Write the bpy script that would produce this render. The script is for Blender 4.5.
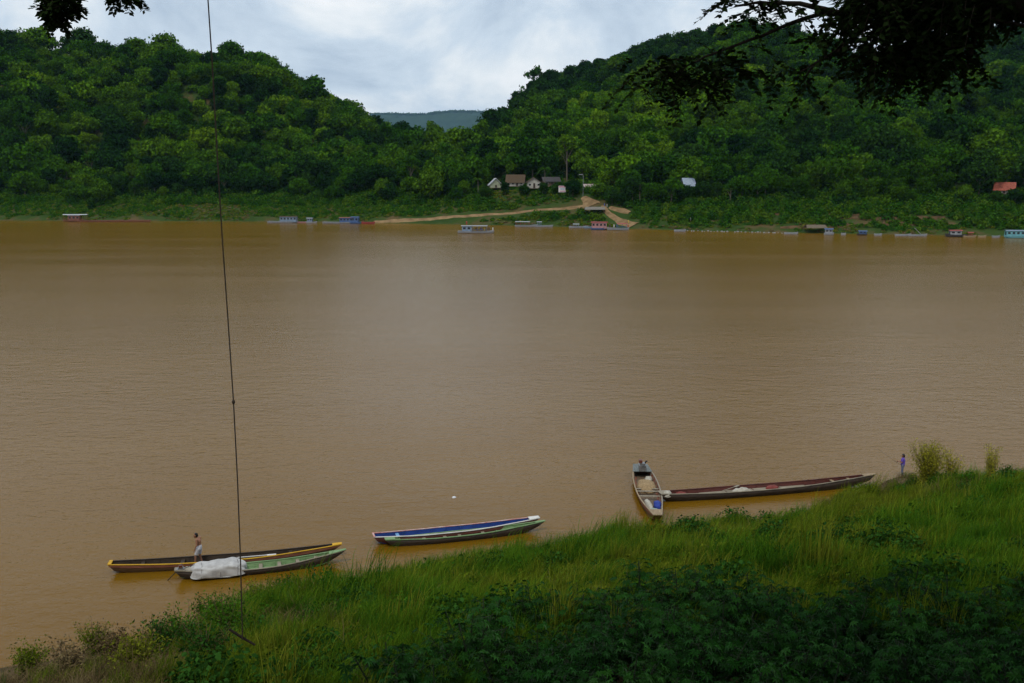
import bpy, math, random
import numpy as np
from mathutils import Vector, Matrix, Euler

R = math.radians
random.seed(7)
rng = np.random.default_rng(11)
scn = bpy.context.scene
for o in list(bpy.data.objects):
    bpy.data.objects.remove(o, do_unlink=True)
COL = scn.collection

# ------------------------------------------------------------------ camera
CAM_H, PITCH, FPX = 22.0, R(9.68), 1000.0
cam_d = bpy.data.cameras.new('camera')
cam_d.sensor_width = 36.0
cam_d.lens = 36.0 * FPX / 1024.0
cam_d.clip_start = 0.2
cam_d.clip_end = 30000
cam = bpy.data.objects.new('camera', cam_d)
cam.location = (0, 0, CAM_H)
cam.rotation_euler = (R(90) - PITCH, 0, 0)
COL.objects.link(cam)
scn.camera = cam

# ------------------------------------------------------------------ world: overcast sky
SUN_EL, SUN_AZ = R(57), R(197)          # azimuth clockwise from +Y
w = bpy.data.worlds.new('World'); scn.world = w; w.use_nodes = True
nt = w.node_tree; nt.nodes.clear()
N = nt.nodes.new; L = nt.links.new
out = N('ShaderNodeOutputWorld')
sky = N('ShaderNodeTexSky'); sky.sky_type = 'NISHITA'; sky.sun_disc = False
sky.sun_elevation = SUN_EL; sky.sun_rotation = SUN_AZ; sky.dust_density = 2.0
bg1 = N('ShaderNodeBackground'); bg1.inputs['Strength'].default_value = 0.08
L(sky.outputs[0], bg1.inputs['Color'])
tc = N('ShaderNodeTexCoord')
sep = N('ShaderNodeSeparateXYZ'); L(tc.outputs['Generated'], sep.inputs[0])
mz = N('ShaderNodeMath'); mz.operation = 'MAXIMUM'; L(sep.outputs['Z'], mz.inputs[0]); mz.inputs[1].default_value = 0.0
az = N('ShaderNodeMath'); az.operation = 'ADD'; L(mz.outputs[0], az.inputs[0]); az.inputs[1].default_value = 0.55
dx = N('ShaderNodeMath'); dx.operation = 'DIVIDE'; L(sep.outputs['X'], dx.inputs[0]); L(az.outputs[0], dx.inputs[1])
dy = N('ShaderNodeMath'); dy.operation = 'DIVIDE'; L(sep.outputs['Y'], dy.inputs[0]); L(az.outputs[0], dy.inputs[1])
cmb = N('ShaderNodeCombineXYZ'); L(dx.outputs[0], cmb.inputs[0]); L(dy.outputs[0], cmb.inputs[1])
n1 = N('ShaderNodeTexNoise'); n1.inputs['Scale'].default_value = 3.0; n1.inputs['Detail'].default_value = 9
n1.inputs['Roughness'].default_value = 0.62; n1.inputs['Distortion'].default_value = 0.35
L(cmb.outputs[0], n1.inputs['Vector'])
rmp = N('ShaderNodeValToRGB')
e = rmp.color_ramp.elements
e[0].position = 0.35; e[0].color = (0.50, 0.61, 0.74, 1)
e[1].position = 0.66; e[1].color = (1.12, 1.12, 1.12, 1)
m = rmp.color_ramp.elements.new(0.47); m.color = (0.68, 0.79, 0.90, 1)
m = rmp.color_ramp.elements.new(0.56); m.color = (0.90, 0.96, 1.0, 1)
L(n1.outputs['Fac'], rmp.inputs[0])
bg2 = N('ShaderNodeBackground'); bg2.inputs['Strength'].default_value = 1.0
L(rmp.outputs[0], bg2.inputs['Color'])
mx = N('ShaderNodeMixShader'); mx.inputs[0].default_value = 0.92
L(bg1.outputs[0], mx.inputs[1]); L(bg2.outputs[0], mx.inputs[2]); L(mx.outputs[0], out.inputs[0])

# ------------------------------------------------------------------ sun behind cloud
sd = bpy.data.lights.new('sun', 'SUN'); sd.energy = 1.5; sd.angle = R(12); sd.color = (1.0, 0.96, 0.88)
sun = bpy.data.objects.new('sun', sd); COL.objects.link(sun)
sv = Vector((math.sin(SUN_AZ) * math.cos(SUN_EL), math.cos(SUN_AZ) * math.cos(SUN_EL), math.sin(SUN_EL)))
sun.rotation_euler = (-sv).to_track_quat('-Z', 'Y').to_euler()

vs = scn.view_settings
vs.view_transform = 'Standard'; vs.look = 'None'; vs.exposure = 0.0; vs.gamma = 1.0; vs.use_curve_mapping = False
scn.cycles.max_bounces = 5
scn.cycles.diffuse_bounces = 2
scn.cycles.volume_bounces = 0
scn.cycles.denoising_prefilter = 'FAST'

# ------------------------------------------------------------------ pixel <-> world helpers
Fv = Vector((0, math.cos(PITCH), -math.sin(PITCH))); Uv = Vector((0, math.sin(PITCH), math.cos(PITCH)))
def ray(px, py):
    return Vector((1, 0, 0)) * ((px - 512) / FPX) + Uv * ((341.5 - py) / FPX) + Fv
def at(px, py, Y):
    d = ray(px, py); t = Y / d.y
    return Vector((0, 0, CAM_H)) + d * t
def onz(px, py, z=0.0):
    d = ray(px, py); t = (z - CAM_H) / d.z
    return Vector((0, 0, CAM_H)) + d * t
def proj(x, y, z):
    dz = z - CAM_H
    c = y * math.cos(PITCH) - dz * math.sin(PITCH)
    u = y * math.sin(PITCH) + dz * math.cos(PITCH)
    return 512 + FPX * x / c, 341.5 - FPX * u / c

# ------------------------------------------------------------------ mesh helpers
def tag(o, label=None, cat=None, group=None, kind=None):
    if label: o['label'] = label
    if cat: o['category'] = cat
    if group: o['group'] = group
    if kind: o['kind'] = kind
    return o
def empty(name, loc=(0, 0, 0), rz=0.0):
    o = bpy.data.objects.new(name, None); o.empty_display_size = 0.3
    o.location = loc; o.rotation_euler = (0, 0, rz); COL.objects.link(o); return o
def np_mesh(name, V, F, mat=None, smooth=False, attr=None):
    me = bpy.data.meshes.new(name)
    V = np.asarray(V, dtype=np.float32)
    if isinstance(F, np.ndarray):
        nf, k = F.shape
        me.vertices.add(len(V)); me.vertices.foreach_set('co', V.ravel())
        me.loops.add(nf * k); me.loops.foreach_set('vertex_index', F.astype(np.int32).ravel())
        me.polygons.add(nf); me.polygons.foreach_set('loop_start', np.arange(0, nf * k, k, dtype=np.int32))
        me.update(calc_edges=True); me.validate()
    else:
        me.from_pydata([tuple(v) for v in V], [], F); me.update()
    if smooth: me.polygons.foreach_set('use_smooth', np.ones(len(me.polygons), dtype=bool))
    if attr is not None:
        a = me.attributes.new('tint', 'FLOAT', 'POINT'); a.data.foreach_set('value', np.asarray(attr, dtype=np.float32))
    if mat: me.materials.append(mat)
    return me
def link(name, me, parent=None):
    o = bpy.data.objects.new(name, me); COL.objects.link(o)
    if parent is not None: o.parent = parent
    return o

class MB:
    def __init__(s): s.v = []; s.f = []
    def add(s, V, F):
        b = len(s.v); s.v += [tuple(v) for v in V]; s.f += [tuple(i + b for i in f) for f in F]; return s
    def box(s, c, d, rz=0, rx=0, ry=0):
        M = Matrix.Translation(c) @ Euler((rx, ry, rz)).to_matrix().to_4x4()
        V = [M @ Vector((sx * d[0] / 2, sy * d[1] / 2, sz * d[2] / 2)) for sx in (-1, 1) for sy in (-1, 1) for sz in (-1, 1)]
        return s.add(V, [(0, 1, 3, 2), (4, 6, 7, 5), (0, 4, 5, 1), (2, 3, 7, 6), (0, 2, 6, 4), (1, 5, 7, 3)])
    def tube(s, pts, rad, n=7, cap=True):
        pts = [Vector(p) for p in pts]
        if not hasattr(rad, '__len__'): rad = [rad] * len(pts)
        V = []; prev = None
        for i, p in enumerate(pts):
            t = (pts[min(i + 1, len(pts) - 1)] - pts[max(i - 1, 0)]).normalized()
            a = prev - t * prev.dot(t) if prev is not None else (Vector((0, 0, 1)) if abs(t.z) < .9 else Vector((1, 0, 0))).cross(t)
            if a.length < 1e-5: a = t.orthogonal()
            a.normalize(); prev = a; b = t.cross(a)
            for k in range(n):
                q = 2 * math.pi * k / n
                V.append(p + (a * math.cos(q) + b * math.sin(q)) * rad[i])
        Fc = []
        for i in range(len(pts) - 1):
            for k in range(n):
                Fc.append((i * n + k, i * n + (k + 1) % n, (i + 1) * n + (k + 1) % n, (i + 1) * n + k))
        if cap:
            Fc.append(tuple(range(n - 1, -1, -1))); Fc.append(tuple((len(pts) - 1) * n + k for k in range(n)))
        return s.add(V, Fc)
    def loft(s, rings, closed=True, caps=False):
        n = len(rings[0]); V = [p for r in rings for p in r]; Fc = []
        for i in range(len(rings) - 1):
            for k in range(n if closed else n - 1):
                Fc.append((i * n + k, i * n + (k + 1) % n, (i + 1) * n + (k + 1) % n, (i + 1) * n + k))
        if caps:
            Fc.append(tuple(range(n - 1, -1, -1))); Fc.append(tuple((len(rings) - 1) * n + k for k in range(n)))
        return s.add(V, Fc)
    def mesh(s, name, mat, smooth=False):
        return np_mesh(name, s.v, s.f, mat, smooth)
    def build(s, name, mat, parent=None, smooth=False):
        return link(name, s.mesh(name, mat, smooth), parent)

# ------------------------------------------------------------------ materials
MATS = {}
def mat(name, c, rough=0.7, c2=None, scale=6.0, bump=0.0, metal=0.0, spec=0.3, stretch=None, lo=0.35, hi=0.65):
    if name in MATS: return MATS[name]
    m = bpy.data.materials.new(name); m.use_nodes = True; MATS[name] = m
    t = m.node_tree; b = t.nodes['Principled BSDF']
    b.inputs['Roughness'].default_value = rough; b.inputs['Metallic'].default_value = metal
    b.inputs['Specular IOR Level'].default_value = spec
    co = t.nodes.new('ShaderNodeTexCoord'); mp = t.nodes.new('ShaderNodeMapping')
    if stretch: mp.inputs['Scale'].default_value = stretch
    t.links.new(co.outputs['Object'], mp.inputs[0])
    nz = t.nodes.new('ShaderNodeTexNoise'); nz.inputs['Scale'].default_value = scale; nz.inputs['Detail'].default_value = 6
    nz.inputs['Roughness'].default_value = 0.65
    t.links.new(mp.outputs[0], nz.inputs['Vector'])
    r = t.nodes.new('ShaderNodeValToRGB'); r.color_ramp.elements[0].position = lo; r.color_ramp.elements[1].position = hi
    if c2 is None: c2 = tuple(x * 0.6 for x in c)
    r.color_ramp.elements[0].color = (*c2, 1); r.color_ramp.elements[1].color = (*c, 1)
    t.links.new(nz.outputs['Fac'], r.inputs[0]); t.links.new(r.outputs[0], b.inputs['Base Color'])
    if bump:
        bp = t.nodes.new('ShaderNodeBump'); bp.inputs['Strength'].default_value = bump; bp.inputs['Distance'].default_value = 0.05
        t.links.new(nz.outputs['Fac'], bp.inputs['Height']); t.links.new(bp.outputs[0], b.inputs['Normal'])
    return m

def leaf_mat(name, ca, cb, cc, trans=0.3, gloss=0.0):
    """foliage: each plant picks a colour between ca, cb and cc; each leaf varies by its own 'tint'."""
    m = bpy.data.materials.new(name); m.use_nodes = True; MATS[name] = m
    t = m.node_tree; t.nodes.clear(); N = t.nodes.new; L = t.links.new
    o = N('ShaderNodeOutputMaterial')
    oi = N('ShaderNodeObjectInfo')
    r = N('ShaderNodeValToRGB'); r.color_ramp.elements[0].color = (*ca, 1); r.color_ramp.elements[1].color = (*cc, 1)
    q = r.color_ramp.elements.new(0.5); q.color = (*cb, 1)
    L(oi.outputs['Random'], r.inputs[0])
    a = N('ShaderNodeAttribute'); a.attribute_name = 'tint'
    mr = N('ShaderNodeMapRange'); mr.inputs['To Min'].default_value = 0.45; mr.inputs['To Max'].default_value = 1.55
    L(a.outputs['Fac'], mr.inputs['Value'])
    ml = N('ShaderNodeVectorMath'); ml.operation = 'SCALE'; L(r.outputs[0], ml.inputs[0]); L(mr.outputs[0], ml.inputs['Scale'])
    d = N('ShaderNodeBsdfDiffuse'); L(ml.outputs[0], d.inputs['Color'])
    tr = N('ShaderNodeBsdfTranslucent'); L(ml.outputs[0], tr.inputs['Color'])
    mx = N('ShaderNodeMixShader'); mx.inputs[0].default_value = trans
    L(d.outputs[0], mx.inputs[1]); L(tr.outputs[0], mx.inputs[2])
    if gloss:
        g = N('ShaderNodeBsdfGlossy'); g.inputs['Roughness'].default_value = 0.45
        m2 = N('ShaderNodeMixShader'); m2.inputs[0].default_value = gloss
        L(mx.outputs[0], m2.inputs[1]); L(g.outputs[0], m2.inputs[2]); mx = m2
    L(mx.outputs[0], o.inputs[0]); return m

M_soil = mat('river_soil', (0.16, 0.10, 0.055), 0.95, (0.07, 0.045, 0.022), 0.9, 0.6, spec=0.1)
M_bark = mat('bark', (0.042, 0.033, 0.025), 0.95, (0.018, 0.014, 0.011), 9, 0.8, spec=0.1)
M_palebark = mat('pale_bark', (0.20, 0.17, 0.13), 0.95, (0.07, 0.06, 0.045), 4, 0.4, spec=0.1)
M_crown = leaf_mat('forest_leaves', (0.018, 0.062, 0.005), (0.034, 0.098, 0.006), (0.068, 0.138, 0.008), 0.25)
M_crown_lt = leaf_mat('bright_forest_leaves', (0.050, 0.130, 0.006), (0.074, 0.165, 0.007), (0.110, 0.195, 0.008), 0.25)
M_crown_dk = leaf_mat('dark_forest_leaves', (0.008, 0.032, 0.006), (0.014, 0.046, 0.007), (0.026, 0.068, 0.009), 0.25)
M_bamboo = leaf_mat('bamboo_leaves', (0.024, 0.074, 0.005), (0.036, 0.098, 0.006), (0.054, 0.120, 0.008), 0.3)
M_under = leaf_mat('undergrowth_leaves', (0.018, 0.068, 0.006), (0.036, 0.105, 0.008), (0.078, 0.140, 0.011), 0.25)
M_grass = leaf_mat('grass_blades', (0.026, 0.082, 0.006), (0.046, 0.115, 0.007), (0.095, 0.155, 0.010), 0.35)
M_olive = leaf_mat('weed_blades', (0.066, 0.108, 0.007), (0.105, 0.140, 0.009), (0.165, 0.175, 0.018), 0.35)
M_dead = leaf_mat('dead_stalks', (0.060, 0.040, 0.018), (0.100, 0.070, 0.032), (0.160, 0.120, 0.058), 0.1)
M_castor = leaf_mat('shrub_leaves', (0.009, 0.046, 0.006), (0.013, 0.060, 0.007), (0.020, 0.076, 0.009), 0.15, 0.012)
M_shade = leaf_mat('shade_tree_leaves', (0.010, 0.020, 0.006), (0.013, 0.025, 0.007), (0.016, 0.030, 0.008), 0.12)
M_yshrub = leaf_mat('yellow_shrub_leaves', (0.22, 0.21, 0.02), (0.27, 0.25, 0.022), (0.30, 0.27, 0.025), 0.3)
M_dkbush = leaf_mat('dark_bush_leaves', (0.020, 0.065, 0.010), (0.024, 0.072, 0.011), (0.028, 0.080, 0.011), 0.2)

# ------------------------------------------------------------------ terrain functions
NEAR_PX = [(-420, 790), (-150, 712), (0, 668), (80, 655), (170, 640), (240, 614), (300, 598), (350, 589), (450, 572), (560, 554), (640, 534), (700, 526),
           (760, 520), (800, 513), (840, 502), (868, 491), (892, 477.5), (915, 477), (938, 481), (980, 481), (1060, 480), (1300, 478)]
nsx, nsy = zip(*[(p.x, p.y) for p in (onz(a, b) for a, b in NEAR_PX)])
def near_shore(X): return np.interp(X, (-120,) + nsx + (140,), (nsy[0] - 14,) + nsy + (nsy[-1] + 2,))
PS = np.array([-30, -12, 0, 2.5, 14, 25, 36, 44, 50, 55, 58, 200]); PH = np.array([-4, -1.8, 0, .42, 3.5, 6.4, 8.6, 11, 15.5, 20.2, 20.4, 20.6])
def wob(X, Y, k):  # cheap smooth noise
    return (np.sin(X * k + 1.3) * np.cos(Y * k * 1.13 + .4) + .6 * np.sin(X * k * 2.3 + Y * k * 1.7 + 2.1) + .35 * np.sin(X * k * 4.9 - Y * k * 4.1)) / 1.6
def near_h(X, Y):
    X = np.asarray(X, float); Y = np.asarray(Y, float)
    ys = near_shore(X); s = (ys - Y)
    s = np.where(s > 0, s * 58.0 / ys, s)
    h = np.interp(s, PS, PH)
    return h + wob(X, Y, .55) * .22 * np.clip(s / 6, 0, 1)

FAR_PX = [(-500, 217), (0, 220.6), (150, 221), (260, 221.6), (380, 223), (500, 225.2), (600, 228), (700, 230.8), (850, 233.8), (1024, 236.5), (1500, 243)]
fsx, fsy = zip(*[(p.x, p.y) for p in (onz(a, b) for a, b in FAR_PX)])
def far_shore(X): return np.interp(X, fsx, fsy)
TREE_TOP = 11.0
RIDGE = [(-420, 40, 640), (-200, 20, 640), (0, 27, 640), (60, 39, 640), (130, 43, 640), (200, 50, 645), (235, 47, 650), (270, 58, 650), (300, 74, 650), (345, 106, 655),
         (385, 131, 660), (430, 140, 690), (465, 141, 720), (490, 126, 760), (507, 114, 800), (522, 96, 815), (545, 83, 830), (570, 73, 850), (600, 66, 850), (640, 51, 850),
         (680, 39, 850), (715, 32, 850), (755, 42, 850), (785, 62, 850), (825, 66, 850), (860, 62, 850), (900, 52, 850), (950, 38, 850), (1000, 32, 850), (1060, 28, 850), (1500, 45, 850)]
rx_, ry_, rz_ = [], [], []
for a, b, Yr in RIDGE:
    p = at(a, b, Yr); rx_.append(p.x); ry_.append(p.y); rz_.append(p.z - TREE_TOP)
BS = np.array([-8, 0, 3, 18, 32, 46]); BH = np.array([-1.8, 0, .9, 6.3, 10.2, 12.3])
def hill_t(X, Y):
    s = Y - far_shore(X); sr = np.interp(X, rx_, ry_) - far_shore(X)
    return s, (s - 46) / (sr - 46)
def far_h(X, Y):
    X = np.asarray(X, float); Y = np.asarray(Y, float)
    s, t = hill_t(X, Y); HR = np.interp(X, rx_, rz_)
    b = np.interp(s, BS, BH)
    up = np.clip(t, 0, 1); g = .35 * up + .65 * np.sin(up * np.pi / 2) ** 1.25
    h = b + (HR - 12.3) * g
    dn = np.clip((t - 1) / 1.2, 0, 1)
    h = np.where(t > 1, 12 + (HR - 12) * (0.5 + 0.5 * np.cos(dn * np.pi)), h)
    env = np.clip(t * 4, 0, 1) * np.clip((1 - t) * 3.5, 0, 1)
    h = h + env * (wob(X, Y, .021) * 9 + wob(X + 40, Y, .055) * 3)
    sm = lambda a, b: np.clip((s - a) / (b - a), 0, 1) ** 2 * (3 - 2 * np.clip((s - a) / (b - a), 0, 1))
    h = h + 2.8 * np.exp(-((X - 15) / 30) ** 4) * sm(17, 33) * (1 - sm(60, 120))      # terrace the houses stand on
    return h + wob(X, Y, .16) * .35 * np.clip(s / 8, 0, 1)
def far_hit(px, py):
    d = ray(px, py); t = 300 / d.y
    while t < 1200:
        p = Vector((0, 0, CAM_H)) + d * t
        if p.z <= float(far_h(p.x, p.y)) or p.z < 0: return p
        t += .4
    return p
def near_hit(px, py):
    d = ray(px, py); t = 8 / d.y
    while t < 140:
        p = Vector((0, 0, CAM_H)) + d * t
        if p.z <= float(near_h(p.x, p.y)): return p
        t += .1
    return p
def grid_faces(nr, nc):
    i = np.arange(nr - 1)[:, None] * nc + np.arange(nc - 1)[None, :]
    return np.stack([i, i + 1, i + 1 + nc, i + nc], -1).reshape(-1, 4)

# ------------------------------------------------------------------ setting: ground, banks, hills, water
V = [(-16000, -9000, -7), (16000, -9000, -7), (16000, 22000, -7), (-16000, 22000, -7)]
tag(link('ground', np_mesh('ground', V, [(0, 1, 2, 3)], M_soil)), kind='structure')

def ground_mat(name, cols, scale, bump=0.5):
    m = bpy.data.materials.new(name); m.use_nodes = True
    t = m.node_tree; b = t.nodes['Principled BSDF']; b.inputs['Roughness'].default_value = .95; b.inputs['Specular IOR Level'].default_value = .1
    co = t.nodes.new('ShaderNodeTexCoord')
    a = t.nodes.new('ShaderNodeTexNoise'); a.inputs['Scale'].default_value = scale; a.inputs['Detail'].default_value = 8; a.inputs['Roughness'].default_value = .65
    t.links.new(co.outputs['Object'], a.inputs['Vector'])
    r = t.nodes.new('ShaderNodeValToRGB')
    for i, (p, c) in enumerate(cols):
        el = r.color_ramp.elements[i] if i < 2 else r.color_ramp.elements.new(p)
        el.position = p; el.color = (*c, 1)
    t.links.new(a.outputs['Fac'], r.inputs[0]); t.links.new(r.outputs[0], b.inputs['Base Color'])
    bp = t.nodes.new('ShaderNodeBump'); bp.inputs['Strength'].default_value = bump; bp.inputs['Distance'].default_value = .3
    t.links.new(a.outputs['Fac'], bp.inputs['Height']); t.links.new(bp.outputs[0], b.inputs['Normal'])
    return m
M_near = ground_mat('near_bank_soil', [(.30, (.040, .027, .013)), (.72, (.115, .075, .036)), (.5, (.070, .047, .022))], .8)
M_far = ground_mat('far_bank_soil', [(.30, (.018, .040, .007)), (.72, (.11, .07, .03)), (.5, (.032, .058, .010)), (.6, (.065, .058, .020))], .09)

xs = np.arange(-110, 131, 1.0); ss = np.concatenate([np.arange(-14, 62, 1.0), np.arange(62, 130, 6.0)])
X = np.repeat(xs[None, :], len(ss), 0); Y = near_shore(X) - ss[:, None]
Z = near_h(X, Y)
tag(link('near_bank', np_mesh('near_bank', np.stack([X, Y, Z], -1).reshape(-1, 3), grid_faces(len(ss), len(xs))[:, ::-1], M_near, True)), kind='structure')

xs = np.arange(-760, 901, 5.0); ss = np.concatenate([np.arange(-8, 52, 1.5), np.arange(52, 560, 9.0), np.arange(560, 1500, 60.0)])
X = np.repeat(xs[None, :], len(ss), 0); Y = far_shore(X) + ss[:, None]
Z = far_h(X, Y)
tag(link('hillside', np_mesh('hillside', np.stack([X, Y, Z], -1).reshape(-1, 3), grid_faces(len(ss), len(xs)), M_far, True)), kind='structure')

# far blue mountain
FH_Y = 11000
ridge_pts = [(-900, 128), (0, 122), (250, 120), (380, 113), (420, 113.5), (450, 110.5), (475, 110.5), (490, 112), (560, 116), (800, 122), (1700, 130)]
fx, fz = zip(*[(q.x, q.z) for q in (at(a, b, FH_Y) for a, b in ridge_pts)])
xs = np.arange(-7000, 7001, 50.0); us = np.linspace(-1, 1.0, 40)
X = np.repeat(xs[None, :], len(us), 0); U = np.repeat(us[:, None], len(xs), 1)
Z = (np.interp(X, fx, fz) - 12) * (np.cos(U * np.pi / 2) ** 1.2) + wob(X, U * 900, .004) * 30 * (1 - np.abs(U)) * np.abs(U) * 2 - 5
FHV = np.stack([X, FH_Y + U * 900, Z], -1).reshape(-1, 3)
M_mt = ground_mat('mountain_forest', [(.35, (.010, .028, .012)), (.65, (.025, .050, .018)), (.5, (.017, .038, .014))], .02)
tag(link('distant_mountain', np_mesh('distant_mountain', FHV, grid_faces(len(us), len(xs)), M_mt, True)), kind='structure')

# river
def water_mat():
    m = bpy.data.materials.new('muddy_water'); m.use_nodes = True
    t = m.node_tree; N = t.nodes.new; L = t.links.new; b = t.nodes['Principled BSDF']
    co = N('ShaderNodeTexCoord')
    def noise(sx, sy, sc, det, rough=.6, rot=0.0):
        mp = N('ShaderNodeMapping'); mp.inputs['Scale'].default_value = (sx, sy, 1); mp.inputs['Rotation'].default_value = (0, 0, rot); L(co.outputs['Object'], mp.inputs[0])
        n = N('ShaderNodeTexNoise'); n.inputs['Scale'].default_value = sc; n.inputs['Detail'].default_value = det; n.inputs['Roughness'].default_value = rough
        L(mp.outputs[0], n.inputs['Vector']); return n
    a = noise(.35, 1, .05, 5, rot=R(4))
    r = N('ShaderNodeValToRGB'); r.color_ramp.elements[0].position = .3; r.color_ramp.elements[1].position = .7
    r.color_ramp.elements[0].color = (.140, .069, .004, 1); r.color_ramp.elements[1].color = (.154, .078, .005, 1)
    L(a.outputs['Fac'], r.inputs[0]); L(r.outputs[0], b.inputs['Base Color'])
    b.inputs['IOR'].default_value = 1.20; b.inputs['Specular IOR Level'].default_value = .5
    # gusts: patches of smoother and rougher water drawn out along the current
    g = noise(.16, 1, .06, 4, rot=R(3))
    rr = N('ShaderNodeMapRange'); rr.inputs['From Min'].default_value = .35; rr.inputs['From Max'].default_value = .65
    rr.inputs['To Min'].default_value = .13; rr.inputs['To Max'].default_value = .20
    L(g.outputs['Fac'], rr.inputs['Value']); L(rr.outputs[0], b.inputs['Roughness'])
    w1 = noise(.55, 1, 1.1, 4, .6, R(14)); w2 = noise(.5, 1, .3, 3, .5, R(-12)); w3 = noise(.8, 1, 4.0, 3, .6)
    def mul(x, k):
        q = N('ShaderNodeMath'); q.operation = 'MULTIPLY'; L(x, q.inputs[0]); q.inputs[1].default_value = k; return q.outputs[0]
    def add(x, y):
        q = N('ShaderNodeMath'); q.operation = 'ADD'; L(x, q.inputs[0]); L(y, q.inputs[1]); return q.outputs[0]
    h = add(add(mul(w1.outputs['Fac'], .085), mul(w2.outputs['Fac'], .07)), mul(w3.outputs['Fac'], .03))
    bp = N('ShaderNodeBump'); bp.inputs['Strength'].default_value = .85; bp.inputs['Distance'].default_value = 1.0
    L(h, bp.inputs['Height']); L(bp.outputs[0], b.inputs['Normal'])
    return m
V = [(-3500, -400, 0), (3500, -400, 0), (3500, 900, 0), (-3500, 900, 0)]
tag(link('river', np_mesh('river', V, [(0, 1, 2, 3)], water_mat())), kind='structure')

# ------------------------------------------------------------------ paths on the far bank
M_path = mat('sandy_path', (0.27, 0.18, 0.09), .95, (0.14, 0.09, 0.042), .35, .3, spec=.1)
def strip(name, pix, widths, m, lift=.22):
    P = [far_hit(a, b) for a, b in pix]; pts = []; ws = []
    for i in range(len(P) - 1):
        n = max(2, int((P[i + 1] - P[i]).length / 1.5))
        for k in range(n):
            q = k / n; pts.append(P[i].lerp(P[i + 1], q)); ws.append(widths[i] * (1 - q) + widths[i + 1] * q)
    pts.append(P[-1]); ws.append(widths[-1]); rows = []
    for i, p in enumerate(pts):
        t = pts[min(i + 2, len(pts) - 1)] - pts[max(i - 2, 0)]; t.z = 0; t.normalize(); nrm = Vector((-t.y, t.x, 0))
        row = []
        for k in range(7):
            q = p + nrm * ws[i] * (k / 6 - .5) * (1 + .22 * math.sin(i * 1.3 + k) * (abs(k - 3) == 3))
            row.append((q.x, q.y, float(far_h(q.x, q.y)) + lift - .5 * (k in (0, 6))))
        rows.append(row)
    return tag(MB().loft(rows, closed=False).build(name, m, None, True), kind='structure')
strip('path', [(374, 222), (405, 220.5), (440, 218.3), (480, 215.6), (520, 212.2), (556, 209.3), (580, 207.2), (590, 206)], [3, 5, 3.2, 2.6, 2.2, 2.2, 2.6, 2.4], M_path)
strip('path', [(592, 206.5), (588, 201.5), (584, 197.5)], [7.5, 6, 2.5], M_path, .34)
strip('path', [(603, 206), (606, 211), (613, 217), (622, 222), (634, 226)], [2.2, 2.6, 3, 4.5, 6], M_path, .3)
strip('path', [(610, 208), (622, 210.5), (630, 213)], [2, 4.5, 2], M_path, .42)

M_erod = mat('eroded_earth', (.115, .070, .034), .95, (.050, .034, .016), .5, .6, spec=.1)
strip('eroded_bank', [(775, 213.5), (812, 214.5), (860, 217), (905, 218.5), (945, 218)], [3, 6, 7, 6, 2], M_erod, .25)
strip('eroded_bank', [(780, 228.5), (835, 227), (890, 223.5), (925, 225)], [2, 4, 5, 2], M_erod, .25)
strip('eroded_bank', [(985, 222), (1000, 217), (1012, 212)], [1.5, 3, 2], M_erod, .25)
# ------------------------------------------------------------------ foliage builders
def quads_from(P, Nrm, size, tint, aspect=1.0, rng=rng):
    """irregular leaf-clump quads at points P facing Nrm."""
    n = len(P)
    Nrm = Nrm / (np.linalg.norm(Nrm, axis=1, keepdims=True) + 1e-9)
    ref = rng.normal(size=(n, 3)); a = np.cross(Nrm, ref); a /= np.linalg.norm(a, axis=1, keepdims=True) + 1e-9
    b = np.cross(Nrm, a)
    s = size[:, None]
    j = lambda: (0.7 + .6 * rng.random((n, 1)))
    V = np.stack([P + a * s * j(), P + b * s * aspect * j() + Nrm * s * .25, P - a * s * j(), P - b * s * aspect * j() - Nrm * s * .2], 1).reshape(-1, 3)
    F = np.arange(4 * n).reshape(n, 4)
    return V, F, np.repeat(tint, 4)

def crown_mesh(name, m, seed, rx, rz, z0, nl=16, per=95, leaf=.62, flat=1.05, gap=.0):
    g = np.random.default_rng(seed); Ps = []; Ns = []; Ss = []
    for k in range(nl):
        d = g.normal(size=3); d /= np.linalg.norm(d); d[2] = abs(d[2]) * 1.0 - .25
        c = d * np.array([rx, rx, rz]) * (.40 + .48 * g.random()); r = rx * (.16 + .26 * g.random())
        n = int(per * (r / (rx * .37)) ** 2)
        u = g.normal(size=(n, 3)); u /= np.linalg.norm(u, axis=1, keepdims=True); u[:, 2] = np.where(u[:, 2] < -.3, -u[:, 2], u[:, 2])
        p = c + u * r * (.62 + .62 * g.random((n, 1)) ** 1.6) * np.array([1, 1, flat])
        Ps.append(p); Ns.append(u + g.normal(size=(n, 3)) * .55); Ss.append(leaf * (.6 + .8 * g.random(n)))
    n = int(nl * per * .25)
    u = g.normal(size=(n, 3)); u /= np.linalg.norm(u, axis=1, keepdims=True)
    Ps.append(u * np.array([rx, rx, rz]) * (g.random((n, 1)) ** .5) * .8); Ns.append(g.normal(size=(n, 3)) + np.array([0, 0, .5])); Ss.append(leaf * (.6 + .8 * g.random(n)))
    P = np.concatenate(Ps); P[:, 2] += z0
    V, F, t = quads_from(P, np.concatenate(Ns), np.concatenate(Ss), g.random(len(P)), .8, g)
    return np_mesh(name, V, F, m, False, t)
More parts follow.
